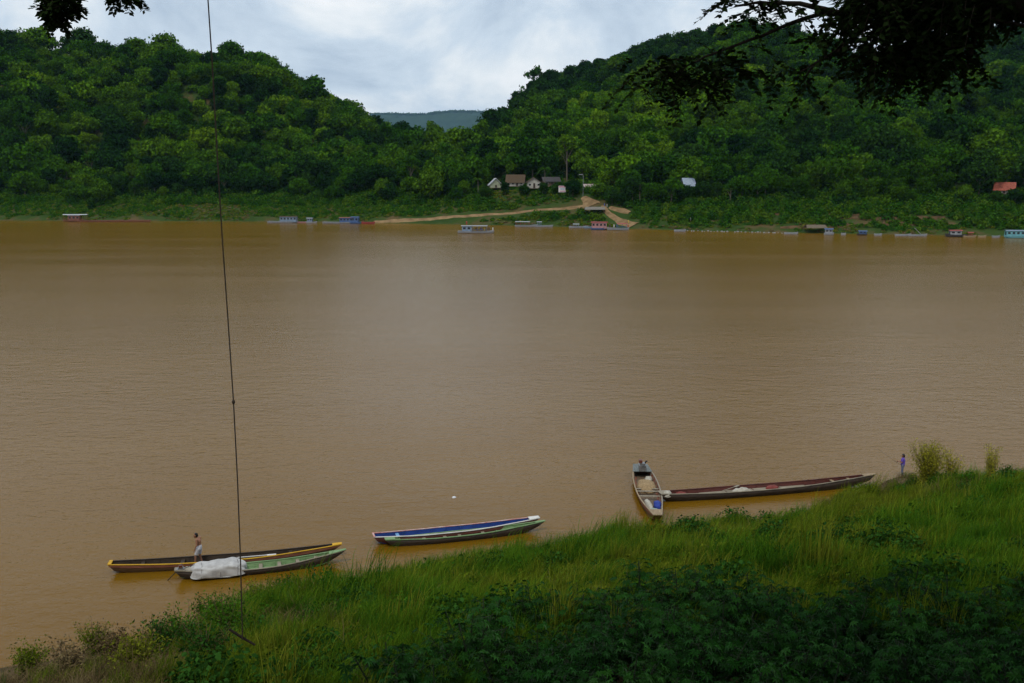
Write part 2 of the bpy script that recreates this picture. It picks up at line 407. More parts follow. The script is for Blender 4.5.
def trunk_mesh(name, m, seed, h, r, rx):
    g = random.Random(seed); b = MB()
    top = Vector((g.uniform(-.6, .6), g.uniform(-.6, .6), h))
    b.tube([(0, 0, -1.2), (0, 0, h * .15), (top.x * .4, top.y * .4, h * .5), top], [r * 1.4, r, r * .8, r * .35], 6)
    for k in range(5):
        q = k * 1.256 + g.uniform(-.4, .4); z = h * g.uniform(.45, .75)
        s = Vector((top.x * z / h, top.y * z / h, z)); e_ = s + Vector((math.cos(q) * rx * .6, math.sin(q) * rx * .6, h * .32))
        b.tube([s, s.lerp(e_, .5) + Vector((0, 0, .4)), e_], [r * .45, r * .32, r * .12], 5)
    return b.mesh(name, m)

def scrub_mesh(seed, r, h, n, lf, m=M_under):
    g = np.random.default_rng(seed)
    u = g.normal(size=(n, 3)); u /= np.linalg.norm(u, axis=1, keepdims=True); u[:, 2] = np.abs(u[:, 2])
    P = u * np.array([r, r, h]) * (.55 + .5 * g.random((n, 1)))
    V, F, t = quads_from(P, u + g.normal(size=(n, 3)) * .5, lf * (.6 + .8 * g.random(n)), g.random(n), .7, g)
    return np_mesh('scrub', V, F, m, False, t)
TREES = []   # (trunk mesh, crown mesh, kind)
specs = [  # rx, rz, z0, height, mat, leafsize, lobes, per
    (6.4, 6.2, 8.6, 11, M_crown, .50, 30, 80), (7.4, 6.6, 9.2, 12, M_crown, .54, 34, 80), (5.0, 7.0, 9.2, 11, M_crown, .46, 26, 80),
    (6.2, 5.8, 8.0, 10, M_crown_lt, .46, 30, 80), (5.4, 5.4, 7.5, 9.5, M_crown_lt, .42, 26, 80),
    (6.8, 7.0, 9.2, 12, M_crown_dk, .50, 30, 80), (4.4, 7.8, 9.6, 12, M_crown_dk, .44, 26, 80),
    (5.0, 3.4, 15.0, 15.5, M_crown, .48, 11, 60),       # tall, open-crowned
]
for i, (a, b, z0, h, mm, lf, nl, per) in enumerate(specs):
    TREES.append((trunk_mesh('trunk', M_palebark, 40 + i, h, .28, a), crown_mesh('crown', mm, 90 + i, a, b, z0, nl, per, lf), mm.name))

def bamboo_mesh(seed):
    g = np.random.default_rng(seed); b = MB(); Ps = []; Ns = []; Ss = []
    for k in range(16):
        q = g.random() * 6.283; lean = 1.2 + g.random() * 3.6; h = 9 + g.random() * 5
        pts = [Vector((math.cos(q) * lean * (t ** 2.2) + math.cos(q) * .5, math.sin(q) * lean * (t ** 2.2) + math.sin(q) * .5, h * t * (1 - .12 * t * t))) for t in np.linspace(0, 1, 6)]
        b.tube(pts, [.07, .065, .06, .05, .035, .012], 4)
        n = 95
        for j in range(n):
            t = .30 + .70 * g.random() ** .8; i = min(4, int(t * 5)); p = pts[i].lerp(pts[i + 1], t * 5 - i)
            d = g.normal(size=3) * np.array([.75, .75, .4]); d[2] -= .25
            Ps.append(np.array(p) + d); Ns.append(g.normal(size=3) + np.array([0, 0, .9])); Ss.append(.32 + .3 * g.random())
    V, F, t = quads_from(np.array(Ps), np.array(Ns), np.array(Ss), g.random(len(Ps)), .55, g)
    return b.mesh('culms', mat('bamboo_culm', (.16, .17, .06), .6, (.09, .10, .03), 3)), np_mesh('foliage', V, F, M_bamboo, False, t)
BAMBOO = [bamboo_mesh(s) for s in (3, 4, 5)]

# ------------------------------------------------------------------ scatter for uncountable stuff
def scatter(name, P, rotz, scl, idx, meshes, label, cat, tilt=0.0):
    src = bpy.data.collections.new(name + '_sources')
    for i, me in enumerate(meshes):
        so = bpy.data.objects.new('%s_source_%02d' % (name, i), me); src.objects.link(so)
    P = np.asarray(P, dtype=np.float32); n = len(P)
    me = bpy.data.meshes.new(name); me.vertices.add(n); me.vertices.foreach_set('co', P.ravel())
    rot = np.zeros((n, 3), np.float32); rot[:, 2] = rotz; rot[:, 0] = rng.normal(size=n) * tilt; rot[:, 1] = rng.normal(size=n) * tilt
    a = me.attributes.new('rot', 'FLOAT_VECTOR', 'POINT'); a.data.foreach_set('vector', rot.ravel())
    a = me.attributes.new('scl', 'FLOAT', 'POINT'); a.data.foreach_set('value', np.asarray(scl, np.float32))
    a = me.attributes.new('idx', 'INT', 'POINT'); a.data.foreach_set('value', np.asarray(idx, np.int32))
    o = link(name, me); tag(o, label, cat, kind='stuff')
    g = bpy.data.node_groups.new(name, 'GeometryNodeTree')
    g.interface.new_socket('Geometry', in_out='INPUT', socket_type='NodeSocketGeometry')
    g.interface.new_socket('Geometry', in_out='OUTPUT', socket_type='NodeSocketGeometry')
    N = g.nodes.new; L = g.links.new
    gi = N('NodeGroupInput'); go = N('NodeGroupOutput'); ci = N('GeometryNodeCollectionInfo'); ip = N('GeometryNodeInstanceOnPoints')
    ci.inputs['Collection'].default_value = src; ci.inputs['Separate Children'].default_value = True; ci.inputs['Reset Children'].default_value = True
    def na(nm, ty):
        q = N('GeometryNodeInputNamedAttribute'); q.data_type = ty; q.inputs['Name'].default_value = nm; return q.outputs['Attribute']
    e2r = N('FunctionNodeEulerToRotation'); L(na('rot', 'FLOAT_VECTOR'), e2r.inputs[0])
    L(gi.outputs[0], ip.inputs['Points']); L(ci.outputs[0], ip.inputs['Instance']); ip.inputs['Pick Instance'].default_value = True
    L(na('idx', 'INT'), ip.inputs['Instance Index']); L(e2r.outputs[0], ip.inputs['Rotation']); L(na('scl', 'FLOAT'), ip.inputs['Scale'])
    L(ip.outputs[0], go.inputs[0])
    md = o.modifiers.new('scatter', 'NODES'); md.node_group = g
    return o

# ------------------------------------------------------------------ forest on the far hills
CLEAR = [(484, 576, 50), (574, 612, 42), (681, 700, 46), (994, 1016, 48)]        # sight lines to houses, kept open
cand = []
sp = 8.5
for X in np.arange(-640, 760, sp):
    for q in np.arange(0, 640, sp):
        x = X + rng.uniform(-.42, .42) * sp; s = 21 + q + rng.uniform(-.42, .42) * sp
        y = float(far_shore(x)) + s
        _, t = hill_t(x, y)
        if t > 1.10: continue
        px, py = proj(x, y, float(far_h(x, y)) + 10)
        if px < -45 or px > 1070: continue
        if s < 24 + 5 * float(wob(x, 0, .05)): continue
        cl = False
        for a, b, sm in CLEAR:
            if a - 9 < px < b + 9 and s < sm: cl = True
        if cl: continue
        cand.append((x, y, s, float(t), px, py))
HOUSE_SPOTS = []
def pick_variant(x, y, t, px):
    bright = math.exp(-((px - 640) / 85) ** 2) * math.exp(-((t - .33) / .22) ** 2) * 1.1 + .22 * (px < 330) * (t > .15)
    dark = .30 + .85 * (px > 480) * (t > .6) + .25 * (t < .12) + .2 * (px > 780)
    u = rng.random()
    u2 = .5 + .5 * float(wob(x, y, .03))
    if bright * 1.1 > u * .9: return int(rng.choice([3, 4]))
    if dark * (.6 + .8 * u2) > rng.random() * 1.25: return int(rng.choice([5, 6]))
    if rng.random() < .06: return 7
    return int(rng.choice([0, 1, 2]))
trees = []
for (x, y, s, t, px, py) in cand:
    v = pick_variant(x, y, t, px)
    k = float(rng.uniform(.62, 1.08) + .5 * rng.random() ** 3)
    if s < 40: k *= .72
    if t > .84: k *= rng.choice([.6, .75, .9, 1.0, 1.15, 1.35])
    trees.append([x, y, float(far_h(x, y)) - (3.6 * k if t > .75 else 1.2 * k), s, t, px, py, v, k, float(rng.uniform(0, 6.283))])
# bamboo front on the right
bam_zone = lambda q: 775 < q[5] < 965 and q[3] < 62
bamboos = [q for q in trees if bam_zone(q)]
trees = [q for q in trees if not bam_zone(q)]
trees.sort(key=lambda q: q[3])
def place_tree(q):
    tr, cr, kd = TREES[q[7]]
    e_ = empty('forest_tree', (q[0], q[1], q[2] - .3), q[9]); e_.scale = (q[8],) * 3
    link('trunk', tr, e_); link('crown', cr, e_)
    look = {'forest_leaves': 'mid-green', 'bright_forest_leaves': 'bright yellow-green', 'dark_forest_leaves': 'dark green'}[kd]
    form = 'tall open-crowned' if q[7] == 7 else 'slender' if q[7] in (2, 6) else 'broad-crowned'
    px = q[5]
    marks = ((70, 'behind the left end of the red houseboat'), (150, 'behind the red houseboat'), (215, 'just left of the rope'), (262, 'just right of the rope'), (318, 'above the pale blue cabin boat'),
             (376, 'above the brown-roofed houseboat'), (440, 'above the sandy path end'), (484, 'above the river ferry'), (530, 'behind the thatched house'), (576, 'behind the dark wooden house'),
             (640, 'above the dirt landing'), (680, 'right of the dirt landing'), (705, 'around the blue-grey roof'), (745, 'above the float line'), (780, 'left of the bamboo'), (990, 'behind the bamboo'), (2000, 'around the red roof'))
    where = next(w_ for lim, w_ in marks if px < lim)
    row = 'front-row' if q[3] < 31 else 'second-row' if q[3] < 40 else 'upslope'
    lab = '%s %s %s tree %s' % (row, look, form, where)
    tag(e_, lab, 'tree', lab.replace(' tree ', ' trees '))
for q in trees[:298]: place_tree(q)
rest = trees[298:]
for q in rest:
    if rng.random() < (.34 if q[4] < .5 else .14): q[7] = 10 + int(rng.integers(0, 3)); q[8] *= 1.1
P = [(q[0], q[1], q[2] - .3) for q in rest]; ro = [q[9] for q in rest]; sc = [q[8] for q in rest]; ix = [q[7] for q in rest]
# low bushes between the trunks
for (x, y, s, t, px, py) in cand:
    for j in range(2):
        x2 = x + rng.uniform(-5, 5); y2 = y + rng.uniform(-5, 5)
        P.append((x2, y2, float(far_h(x2, y2)) - .4)); ro.append(rng.uniform(0, 6.28)); sc.append(rng.uniform(.9, 1.7)); ix.append(8 + int(rng.integers(0, 2)))
# a fringe of trees along the crest of the distant mountain
for k in range(700):
    px = rng.uniform(370, 500); x = at(px, 112, FH_Y).x; u = rng.normal() * .05 - .02
    z = (np.interp(x, fx, fz) - 12) * (math.cos(u * math.pi / 2) ** 1.2) - 15
    P.append((x, FH_Y + u * 900, z)); ro.append(rng.uniform(0, 6.28)); sc.append(rng.uniform(1.0, 2.2)); ix.append(int(rng.choice([0, 1, 2, 5, 6, 7])))
scatter('hill_forest', P, ro, sc, ix, [t[1] for t in TREES] + [scrub_mesh(61, 2.6, 2.6, 230, .42, M_crown), scrub_mesh(62, 2.4, 3.2, 230, .40, M_crown_dk)] + [q[1] for q in BAMBOO], 'dense green forest covering the hills above the river', 'forest')
for i, q in enumerate(bamboos):
    e_ = empty('bamboo_clump', (q[0], q[1], q[2] - .2), q[9]); e_.scale = (q[8] * 1.05,) * 3
    cu, fo = BAMBOO[i % 3]
    link('culms', cu, e_); tag(link('foliage', fo, e_), kind='stuff')
    wh = next(w_ for lim, w_ in ((812, 'above the thatched shelter'), (850, 'right of the thatched shelter'), (890, 'above the dark blue tarp boat'), (930, 'above the leaning plank'), (2000, 'at the right end of the bamboo stand')) if q[5] < lim)
    lab = 'feathery arching %s bamboo clump %s' % ('front' if q[3] < 36 else 'middle' if q[3] < 48 else 'rear', wh)
    tag(e_, lab, 'bamboo', lab.replace('clump', 'clumps'))

# undergrowth on the far bank (low scrub and grass nobody could count)
SCRUB = [scrub_mesh(1, 1.1, .9, 90, .22), scrub_mesh(2, 1.5, 1.2, 120, .26), scrub_mesh(3, .8, .6, 60, .18), scrub_mesh(4, 1.0, .5, 60, .2, M_olive), scrub_mesh(5, 2.2, 2.4, 220, .34), scrub_mesh(6, .8, .45, 50, .2, M_dead)]
PATHS = [[(374, 222), (405, 220.5), (440, 218.3), (480, 215.6), (520, 212.2), (556, 209.3), (580, 207.2), (590, 206)], [(592, 206.5), (588, 201.5), (584, 197.5)],
         [(603, 206), (606, 211), (613, 217), (622, 222), (634, 226)], [(610, 208), (622, 210.5), (630, 213)]]
pseg = []
for pp in PATHS:
    W = [far_hit(a, b) for a, b in pp]
    for a, b in zip(W[:-1], W[1:]):
        for k in np.linspace(0, 1, 8): c = a.lerp(b, k); pseg.append((c.x, c.y))
pseg = np.array(pseg)
P = []; ro = []; sc = []; ix = []
for k in range(27000):
    x = rng.uniform(-300, 240) if k < 21000 else rng.uniform(-260, -40); s = 1.2 + rng.random() ** .9 * 50; y = float(far_shore(x)) + s
    px, py = proj(x, y, 5)
    if px < -15 or px > 1040: continue
    if np.min(np.hypot(pseg[:, 0] - x, (pseg[:, 1] - y) * .75)) < 3.6: continue
    z = float(far_h(x, y)); pt = float(wob(x, y, .11)); p2 = float(wob(x + 90, y + 30, .05))
    houses = 484 < px < 576
    brown = 770 < px < 965
    if brown and 9 < s < 18 and pt > -.1: continue           # bare eroded earth
    if s < 6 and pt > .15: continue
    big = (s > 20 and rng.random() < .5) or (px > 470 and s > 8 and rng.random() < .25)
    if px < 380 and s < 20: big = False
    if houses and s > 20: big = False
    v = 4 if big else int(rng.choice([0, 1, 2, 2, 3])) if p2 < .35 else int(rng.choice([2, 3, 3, 5]))
    if s < 4: v = int(rng.choice([2, 3, 5]))
    P.append((x, y, z - .1)); ro.append(rng.uniform(0, 6.28)); sc.append(rng.uniform(.6, 1.25) * (.8 if px < 380 and s < 20 else 1)); ix.append(v)
scatter('bank_undergrowth', P, ro, sc, ix, SCRUB, 'green scrub and grass covering the far river bank', 'undergrowth')
print('trees', len(trees), 'bamboo', len(bamboos), 'scrub', len(P))

# ------------------------------------------------------------------ near bank: grass and weeds
def tuft_mesh(name, m, seed, n, hmin, hmax, w, lean, rad, seeds=0.0):
    g = np.random.default_rng(seed)
    q = g.random(n) * 6.283; rr = rad * np.sqrt(g.random(n)); bx = np.cos(q) * rr; by = np.sin(q) * rr
    h = hmin + (hmax - hmin) * g.random(n); th = g.random(n) * 6.283; ln = lean * h * (.3 + g.random(n))
    dx = np.cos(th) * ln + .18 * h; dy = np.sin(th) * ln; px = -np.sin(th) * w; py = np.cos(th) * w
    z = np.zeros(n)
    def row(t, k, ww): return [np.stack([bx + dx * k - px * ww, by + dy * k - py * ww, h * t], 1), np.stack([bx + dx * k + px * ww, by + dy * k + py * ww, h * t], 1)]
    r0 = row(0, 0, .7); r1 = row(.45, .18, 1); r2 = row(.8, .55, .7); tip = [np.stack([bx + dx, by + dy, h * (1 - .12 * g.random(n))], 1)]
    V = np.stack(r0 + r1 + r2 + tip, 1).reshape(-1, 3)
    b = np.arange(n)[:, None] * 7
    F = [tuple(x) for x in np.concatenate([b + np.array([[0, 1, 3, 2]]), b + np.array([[2, 3, 5, 4]])])] + [tuple(x) for x in b + np.array([[4, 5, 6]])]
    t = np.repeat(g.random(n), 7)
    return np_mesh(name, V, F, m, False, t)
TUFT = [tuft_mesh('g', M_grass, 1, 120, .45, 1.25, .0075, .42, .42), tuft_mesh('g', M_grass, 2, 130, .55, 1.45, .007, .5, .45), tuft_mesh('g', M_grass, 3, 100, .3, .85, .0085, .55, .45),
        tuft_mesh('g', M_olive, 4, 115, .45, 1.2, .007, .45, .42), tuft_mesh('g', M_olive, 5, 100, .35, .95, .008, .6, .45), tuft_mesh('g', M_dead, 6, 80, .25, .9, .0075, .75, .45),
        scrub_mesh(21, .5, .85, 260, .05, M_under), scrub_mesh(22, .45, .8, 240, .045, M_olive), scrub_mesh(23, .95, 1.25, 1000, .055, M_dkbush), scrub_mesh(24, .8, 1.0, 800, .05, M_under), tuft_mesh('g', M_olive, 9, 34, 1.1, 1.9, .010, .30, .30)]
P = []; ro = []; sc = []; ix = []
def shrub_edge(X):      # outer edge of the dark shrub thicket (Y), by X
    return np.interp(X, [-9, -5, -1.5, 2, 6, 12, 20, 30], [14, 23, 29, 33, 33.5, 31.5, 31.5, 32])
bare = [(onz(785, 512, .6), 2.3), (onz(770, 520, .8), 1.7), (onz(652, 530, .3), 1.5), (onz(560, 552, .1), .8), (onz(40, 676, .3), 3.0), (onz(95, 664, .2), 2.2), (onz(160, 645, .2), 2.4), (onz(225, 625, .2), 1.5), (onz(890, 483, .2), 1.6)]
dead = [(onz(110, 668, .5), 3.4), (onz(150, 660, .8), 3.0), (onz(30, 690, .5), 4), (onz(905, 486, .5), 3.0), (onz(925, 488, .5), 2.2), (onz(960, 520, 1), 2.0), (onz(745, 540, 2), 1.6), (onz(300, 660, 3), 2.0)]
for k in range(54000):
    X = rng.uniform(-34, 50); Y = rng.uniform(18, 76)
    if abs(X) > .58 * Y + 1: continue
    ys = float(near_shore(X)); s = ys - Y
    if s < -.35 or s > 42: continue
    if Y < shrub_edge(X) - 4.5: continue
    u = rng.random(); n1 = float(wob(X, Y, .33)); n2 = float(wob(X + 17, Y - 9, .16)); z = float(near_h(X, Y))
    px, py = proj(X, Y, z)
    skip = False
    for c, r_ in bare:
        if math.hypot(X - c.x, (Y - c.y) * .6) < r_ * (1 + .3 * n1): skip = True
    if skip and u > .06: continue
    left = np.clip((255 - px) / 130, 0, 1)
    if u < left * (.85 if s < 3.5 else .30) + .25 * (s < .6): continue
    if px > 875 and s < 5 and u < .5: continue
    if 655 < px < 835 and s < 2.2 + 1.2 * n1 and u < .93: continue
    if float(wob(X + 3, Y * .8, 1.25)) < -.42 and u < .8: continue
    dd = any(math.hypot(X - c.x, (Y - c.y) * .7) < r_ for c, r_ in dead)
    v = rng.random()
    green = .55 + .75 * n2 + .3 * n1 + .35 * (px > 930) + .3 * (360 < px < 620) - .40 * (620 < px < 900) * (s < 18) - .5 * left
    if dd and v < .75: i = 5
    elif v < .07 + .75 * left: i = 5
    elif v < .34 + .25 * (n1 > .25): i = 6 if rng.random() < .35 + green * .6 else 7
    elif rng.random() < green: i = int(rng.choice([0, 1, 1, 2]))
    else: i = int(rng.choice([3, 3, 4, 7]))
    if s > 3.5 and px > 200 and float(wob(X + 60, Y + 20, .42)) > .35 and rng.random() < .16: i = 8 + int(rng.random() < .5)
    elif rng.random() < .05 and px > 200: i = 10
    kk = rng.uniform(.7, 1.15) * (1 + .30 * n1) * min(1.0, .8 + s * .1) * 1.12 * (1 - .35 * left) * (.7 if px > 870 and s < 7 else 1) * (1.35 if rng.random() < .05 else 1)
    P.append((X, Y, z - .05)); ro.append(rng.normal() * .7); sc.append(kk); ix.append(i)
scatter('grass', P, ro, sc, ix, TUFT, 'tall green and yellowing grass covering the near river bank', 'grass', .10)
print('tufts', len(P))

# ------------------------------------------------------------------ big-leaved shrubs of the foreground thicket
def palmate(c, nrm, up, r, g):
    nrm = nrm.normalized(); a = (up - nrm * up.dot(nrm)).normalized(); b = nrm.cross(a); V = []; Fc = []
    for k, ln in zip(range(-3, 4), (.62, .85, .97, 1.0, .97, .85, .62)):
        q = k * .72; d = a * math.cos(q) + b * math.sin(q); sd_ = b * math.cos(q) - a * math.sin(q)
        i = len(V)
        V += [c, c + d * r * ln * .5 + sd_ * r * .15 + nrm * r * .04, c + d * r * ln - nrm * r * .22, c + d * r * ln * .5 - sd_ * r * .15 + nrm * r * .04]
        Fc.append((i, i + 1, i + 2, i + 3))
    return V, Fc
def castor_mesh(seed):
    g = random.Random(seed); st = MB(); lf = MB(); tint = []
    for k in range(8):
        q = g.uniform(0, 6.28); l_ = g.uniform(.2, 1.0); h = g.uniform(1.0, 2.0)
        top = Vector((math.cos(q) * l_, math.sin(q) * l_, h)); mid = top * .5 + Vector((0, 0, .12))
        st.tube([(0, 0, -.3), mid, top], [.028, .022, .012], 5)
        for j in range(15):
            t = g.uniform(.25, 1.0); o_ = mid.lerp(top, (t - .25) / .75) if t > .4 else top * .45
            a = g.uniform(0, 6.28); pl = g.uniform(.15, .5)
            p = o_ + Vector((math.cos(a) * pl, math.sin(a) * pl, g.uniform(-.05, .22)))
            st.tube([o_, p], [.006, .004], 3, False)
            nr = Vector((math.cos(a) * .55 + g.uniform(-.3, .3), math.sin(a) * .55 + g.uniform(-.3, .3), 1))
            V, Fc = palmate(p, nr, Vector((math.cos(a), math.sin(a), -.3)), g.uniform(.13, .24), g)
            lf.add(V, Fc); tint += [g.random()] * len(V)
    return st.mesh('stems', mat('shrub_stem', (.018, .032, .010), .8)), np_mesh('leaves', lf.v, lf.f, M_castor, False, tint)
CAST = [castor_mesh(s) for s in range(5)]
cnt = 0
for gx in np.arange(-8, 22, 1.25):
    for gy in np.arange(17.5, 35, 1.25):
        X = gx + rng.uniform(-.5, .5); Y = gy + rng.uniform(-.5, .5)
        if Y > shrub_edge(X) or abs(X) > .56 * Y + 1: continue
        z = float(near_h(X, Y)); px, py = proj(X, Y, z + 1.7)
        if py > 700: continue
        if Y > shrub_edge(X) - 3 and rng.random() < .35: continue
        e_ = empty('leafy_shrub', (X, Y, z), float(rng.uniform(0, 6.28))); k = float(rng.uniform(.75, 1.2)); e_.scale = (k, k, k)
        a, b = CAST[cnt % 5]; cnt += 1
        link('stems', a, e_); tag(link('leaves', b, e_), kind='stuff')
        col = ('below the blue and green boats' if px < 545 else 'below the laden boat' if px < 680 else 'below the dark rounded bush' if px < 810 else 'below the red boat\'s tip' if px < 900 else 'near the right edge')
        row = 'on the outer edge of the thicket' if Y > shrub_edge(X) - 2.4 else 'in the middle of the thicket' if py < 640 else 'along the bottom of the thicket'
        lab = 'dark hand-leaved shrub %s %s' % (row, col); tag(e_, lab, 'shrub', lab.replace('shrub', 'shrubs'))
print('shrubs', cnt)

# ------------------------------------------------------------------ single bushes of the near shore
def bush(name, base, h, r, n, lf, m, stems, label, cat, seed, spread=.5, droop=.0, group=None):
    g = random.Random(seed); gg = np.random.default_rng(seed); st = MB(); Ps = []; Ns = []; Ss = []
    for k in range(stems):
        q = g.uniform(0, 6.28); l_ = r * g.uniform(.1, 1.0); hh = h * g.uniform(.6, 1)
        top = Vector((math.cos(q) * l_, math.sin(q) * l_, hh)); mid = Vector((top.x * spread * .6, top.y * spread * .6, hh * .5))
        st.tube([(top.x * .1, top.y * .1, -.2), mid, top], [.022, .015, .006], 4)
        for j in range(n // stems):
            t = g.random() ** .75; p = mid.lerp(top, t * 2 - 1) if t > .5 else Vector((top.x * .1, top.y * .1, 0)).lerp(mid, t * 2)
            d = gg.normal(size=3) * np.array([1, 1, .7]) * r * .17
            Ps.append(np.array(p) + d); Ns.append(gg.normal(size=3) + np.array([0, 0, .6])); Ss.append(lf * (.5 + gg.random()))
    e_ = empty(name, base, 0)
    st.build('stems', mat('dry_stem', (.15, .10, .05), .8), e_)
    V, F, t = quads_from(np.array(Ps), np.array(Ns), np.array(Ss), gg.random(len(Ps)), .35, gg)
    tag(link('leaves', np_mesh('leaves', V, F, m, False, t), e_), kind='stuff')
    tag(e_, label, cat, group); return e_
def gnd(px, py):
    p = near_hit(px, py); return (p.x, p.y, p.z)
bush('willowy_shrub', gnd(926, 492), 3.4, 1.2, 11000, .052, M_yshrub, 90, 'tall yellow-green shrub beside the fisherman', 'shrub', 1)
bush('willowy_shrub', gnd(950, 490), 2.9, .9, 2600, .05, M_yshrub, 22, 'thin yellowish shrub right of the fisherman\'s tall shrub', 'shrub', 2)
bush('willowy_shrub', gnd(990, 490), 3.4, .65, 2800, .05, M_yshrub, 18, 'thin upright yellow shrub at the shore near the right edge', 'shrub', 3)
bush('low_bush', gnd(1003, 488), 1.7, .8, 900, .08, M_dkbush, 20, 'small dark green bush beside the thin yellow shrub', 'bush', 4)
bush('low_bush', gnd(770, 536), 1.35, .85, 1200, .09, M_dkbush, 24, 'dark green rounded bush below the bare dirt patch', 'bush', 5)
bush('low_bush', gnd(1022, 488), 1.5, .7, 700, .08, M_dkbush, 16, 'dark green bush cut off by the right edge of the view', 'bush', 6)
bush('leafy_weed', gnd(322, 596), 1.75, .7, 190, .13, M_dkbush, 9, 'tall leafy weed rising in front of the tarp boat', 'weed', 8)
bush('leafy_weed', gnd(212, 634), 1.9, 1.0, 2200, .06, M_under, 34, 'green bushy weed beside the foot of the rope', 'weed', 9)
for j_, (qx, qy, hh, mm, lab) in enumerate(((182, 655, 1.5, M_under, 'green weed clump at the left end of the grass'), (255, 618, 1.7, M_olive, 'yellow-green weed clump right of the rope by the water'), (140, 676, 1.3, M_olive, 'yellowish weed clump at the bottom left'),
        (205, 672, 1.5, M_dkbush, 'dark weed clump at the bottom left of the rope'), (70, 680, 1.2, M_dead, 'dry brown weed clump in the bottom left corner'), (284, 606, 1.5, M_under, 'green weed clump left of the tall leafy weed'), (228, 650, 1.9, M_under, 'big green weed bush around the stick of the rope'), (165, 662, 1.5, M_dkbush, 'dark bushy weed above the yellowish bottom clump'), (118, 672, 1.4, M_dead, 'brown withered weed below the pale clump'), (30, 676, 1.1, M_olive, 'sparse yellowish weed by the left edge'))):
    bush('leafy_weed', gnd(qx, qy), hh * 1.15, 1.05, 2200, .06, mm, 40, lab, 'weed', 40 + j_)
bush('leafy_weed', gnd(96, 664), 2.0, .9, 2200, .055, M_olive, 40, 'pale yellow-green clump on the muddy lower left shore', 'weed', 10)
def dead_brush(px, py, n, r, label, seed):
    g = random.Random(seed); p = near_hit(px, py); b = MB()
    for k in range(n):
        a = g.uniform(0, 6.28); s_ = Vector((g.uniform(-r, r), g.uniform(-r, r) * .7, g.uniform(-.1, .25))); l_ = g.uniform(.4, 1.1)
        d = Vector((math.cos(a), math.sin(a), g.uniform(-.1, .7))) * l_
        b.tube([s_, s_ + d * .5 + Vector((g.uniform(-.08, .08), g.uniform(-.08, .08), .03)), s_ + d], [.014, .011, .005], 4)
    o = b.build('dead_brush', mat('dead_wood', (.20, .14, .075), .9, (.10, .065, .03), 5)); o.location = p
    tag(o, label, 'brush')
dead_brush(62, 668, 110, 1.6, 'tangle of dead brown twigs on the muddy lower left shore', 1)
dead_brush(130, 660, 120, 1.5, 'brown twig pile right of the pale weed clump', 2)
dead_brush(170, 668, 90, 1.3, 'dry grey-brown twigs below the left mud flat', 3)
dead_brush(905, 490, 130, 1.4, 'reddish brown dead brush at the fisherman\'s feet', 4)

# ------------------------------------------------------------------ the shade tree overhead
tree = empty('shade_tree', (11.0, 6.0, 20.35))
tag(tree, 'large dark shade tree with drooping branches along the top edge', 'tree')
off = Vector((11.0, 6.0, 20.35))
def limb(pts, r0, r1, name='limb'):
    pts = [Vector(p) for p in pts]; n = len(pts)
    # resample with a slight wander
    q = []
    for i in range(n - 1):
        for k in range(4):
            c = pts[i].lerp(pts[i + 1], k / 4)
            if i + k: c = c + Vector((random.uniform(-1, 1), random.uniform(-1, 1), random.uniform(-1, 1))) * (pts[i + 1] - pts[i]).length * .018
            q.append(c)
    q.append(pts[-1]); m_ = len(q)
    MB().tube([c - off for c in q], [r0 + (r1 - r0) * i / (m_ - 1) for i in range(m_)], 7).build(name, M_bark, tree, True)
    return q
limb([(11.0, 6.0, 20.0), (10.9, 6.2, 21.8), (10.2, 6.9, 23.6), (9.6, 7.6, 25.2)], .52, .34, 'trunk')
fork = Vector((9.6, 7.6, 25.2)); twigs = []
L1 = limb([fork, at(1060, 2, 10.5), at(990, 4, 11.3), at(930, 0, 12), at(880, 8, 12.4), at(845, 14, 12.8)], .20, .045)
L2 = limb([L1[-1], at(820, 14, 13), at(797, 21, 13.1), at(760, 36, 13.2), at(722, 50, 13.3), at(690, 64, 13.3), at(655, 84, 13.4)], .034, .008)
L3 = limb([at(930, 0, 12), at(905, 25, 12), at(890, 55, 12), at(900, 85, 12)], .06, .012)
L4 = limb([at(1000, 4, 11.2), at(975, 35, 11.4), at(965, 75, 11.5)], .05, .012)
L5 = limb([at(880, 8, 12.4), at(840, 50, 12.7), at(815, 63, 12.8), at(800, 85, 13)], .035, .01)
L6 = limb([at(845, 14, 12.8), at(800, 4, 13), at(760, 2, 13), at(735, 6, 13.2)], .04, .01)
L7 = limb([fork, (6, 9, 27), (1, 11, 27.2), (-3, 13, 26.6), (-6.0, 13.5, 25.6)], .20, .04)
L8 = limb([(-6.0, 13.5, 25.6), at(52, -12, 13.2), at(58, 8, 13.2), at(66, 24, 13.2)], .03, .008)
L9 = limb([(-4.6, 13.2, 26.0), at(110, -8, 13.3), at(128, 2, 13.4), at(140, 4, 13.4)], .02, .006)
L10 = limb([fork, (8, 5, 28), (4, 2, 29.5), (0, 0, 30)], .24, .05)
L11 = limb([fork, (12, 10, 28), (13, 14, 29.5), (13.5, 17, 29.5)], .22, .05)
L12 = limb([at(1060, 2, 10.5), at(1040, 22, 10.6), at(1024, 26, 10.8), at(985, 17, 11)], .03, .015)
L13 = limb([at(862, 30, 12.6), at(825, 58, 12.6), at(800, 72, 12.6)], .02, .008)
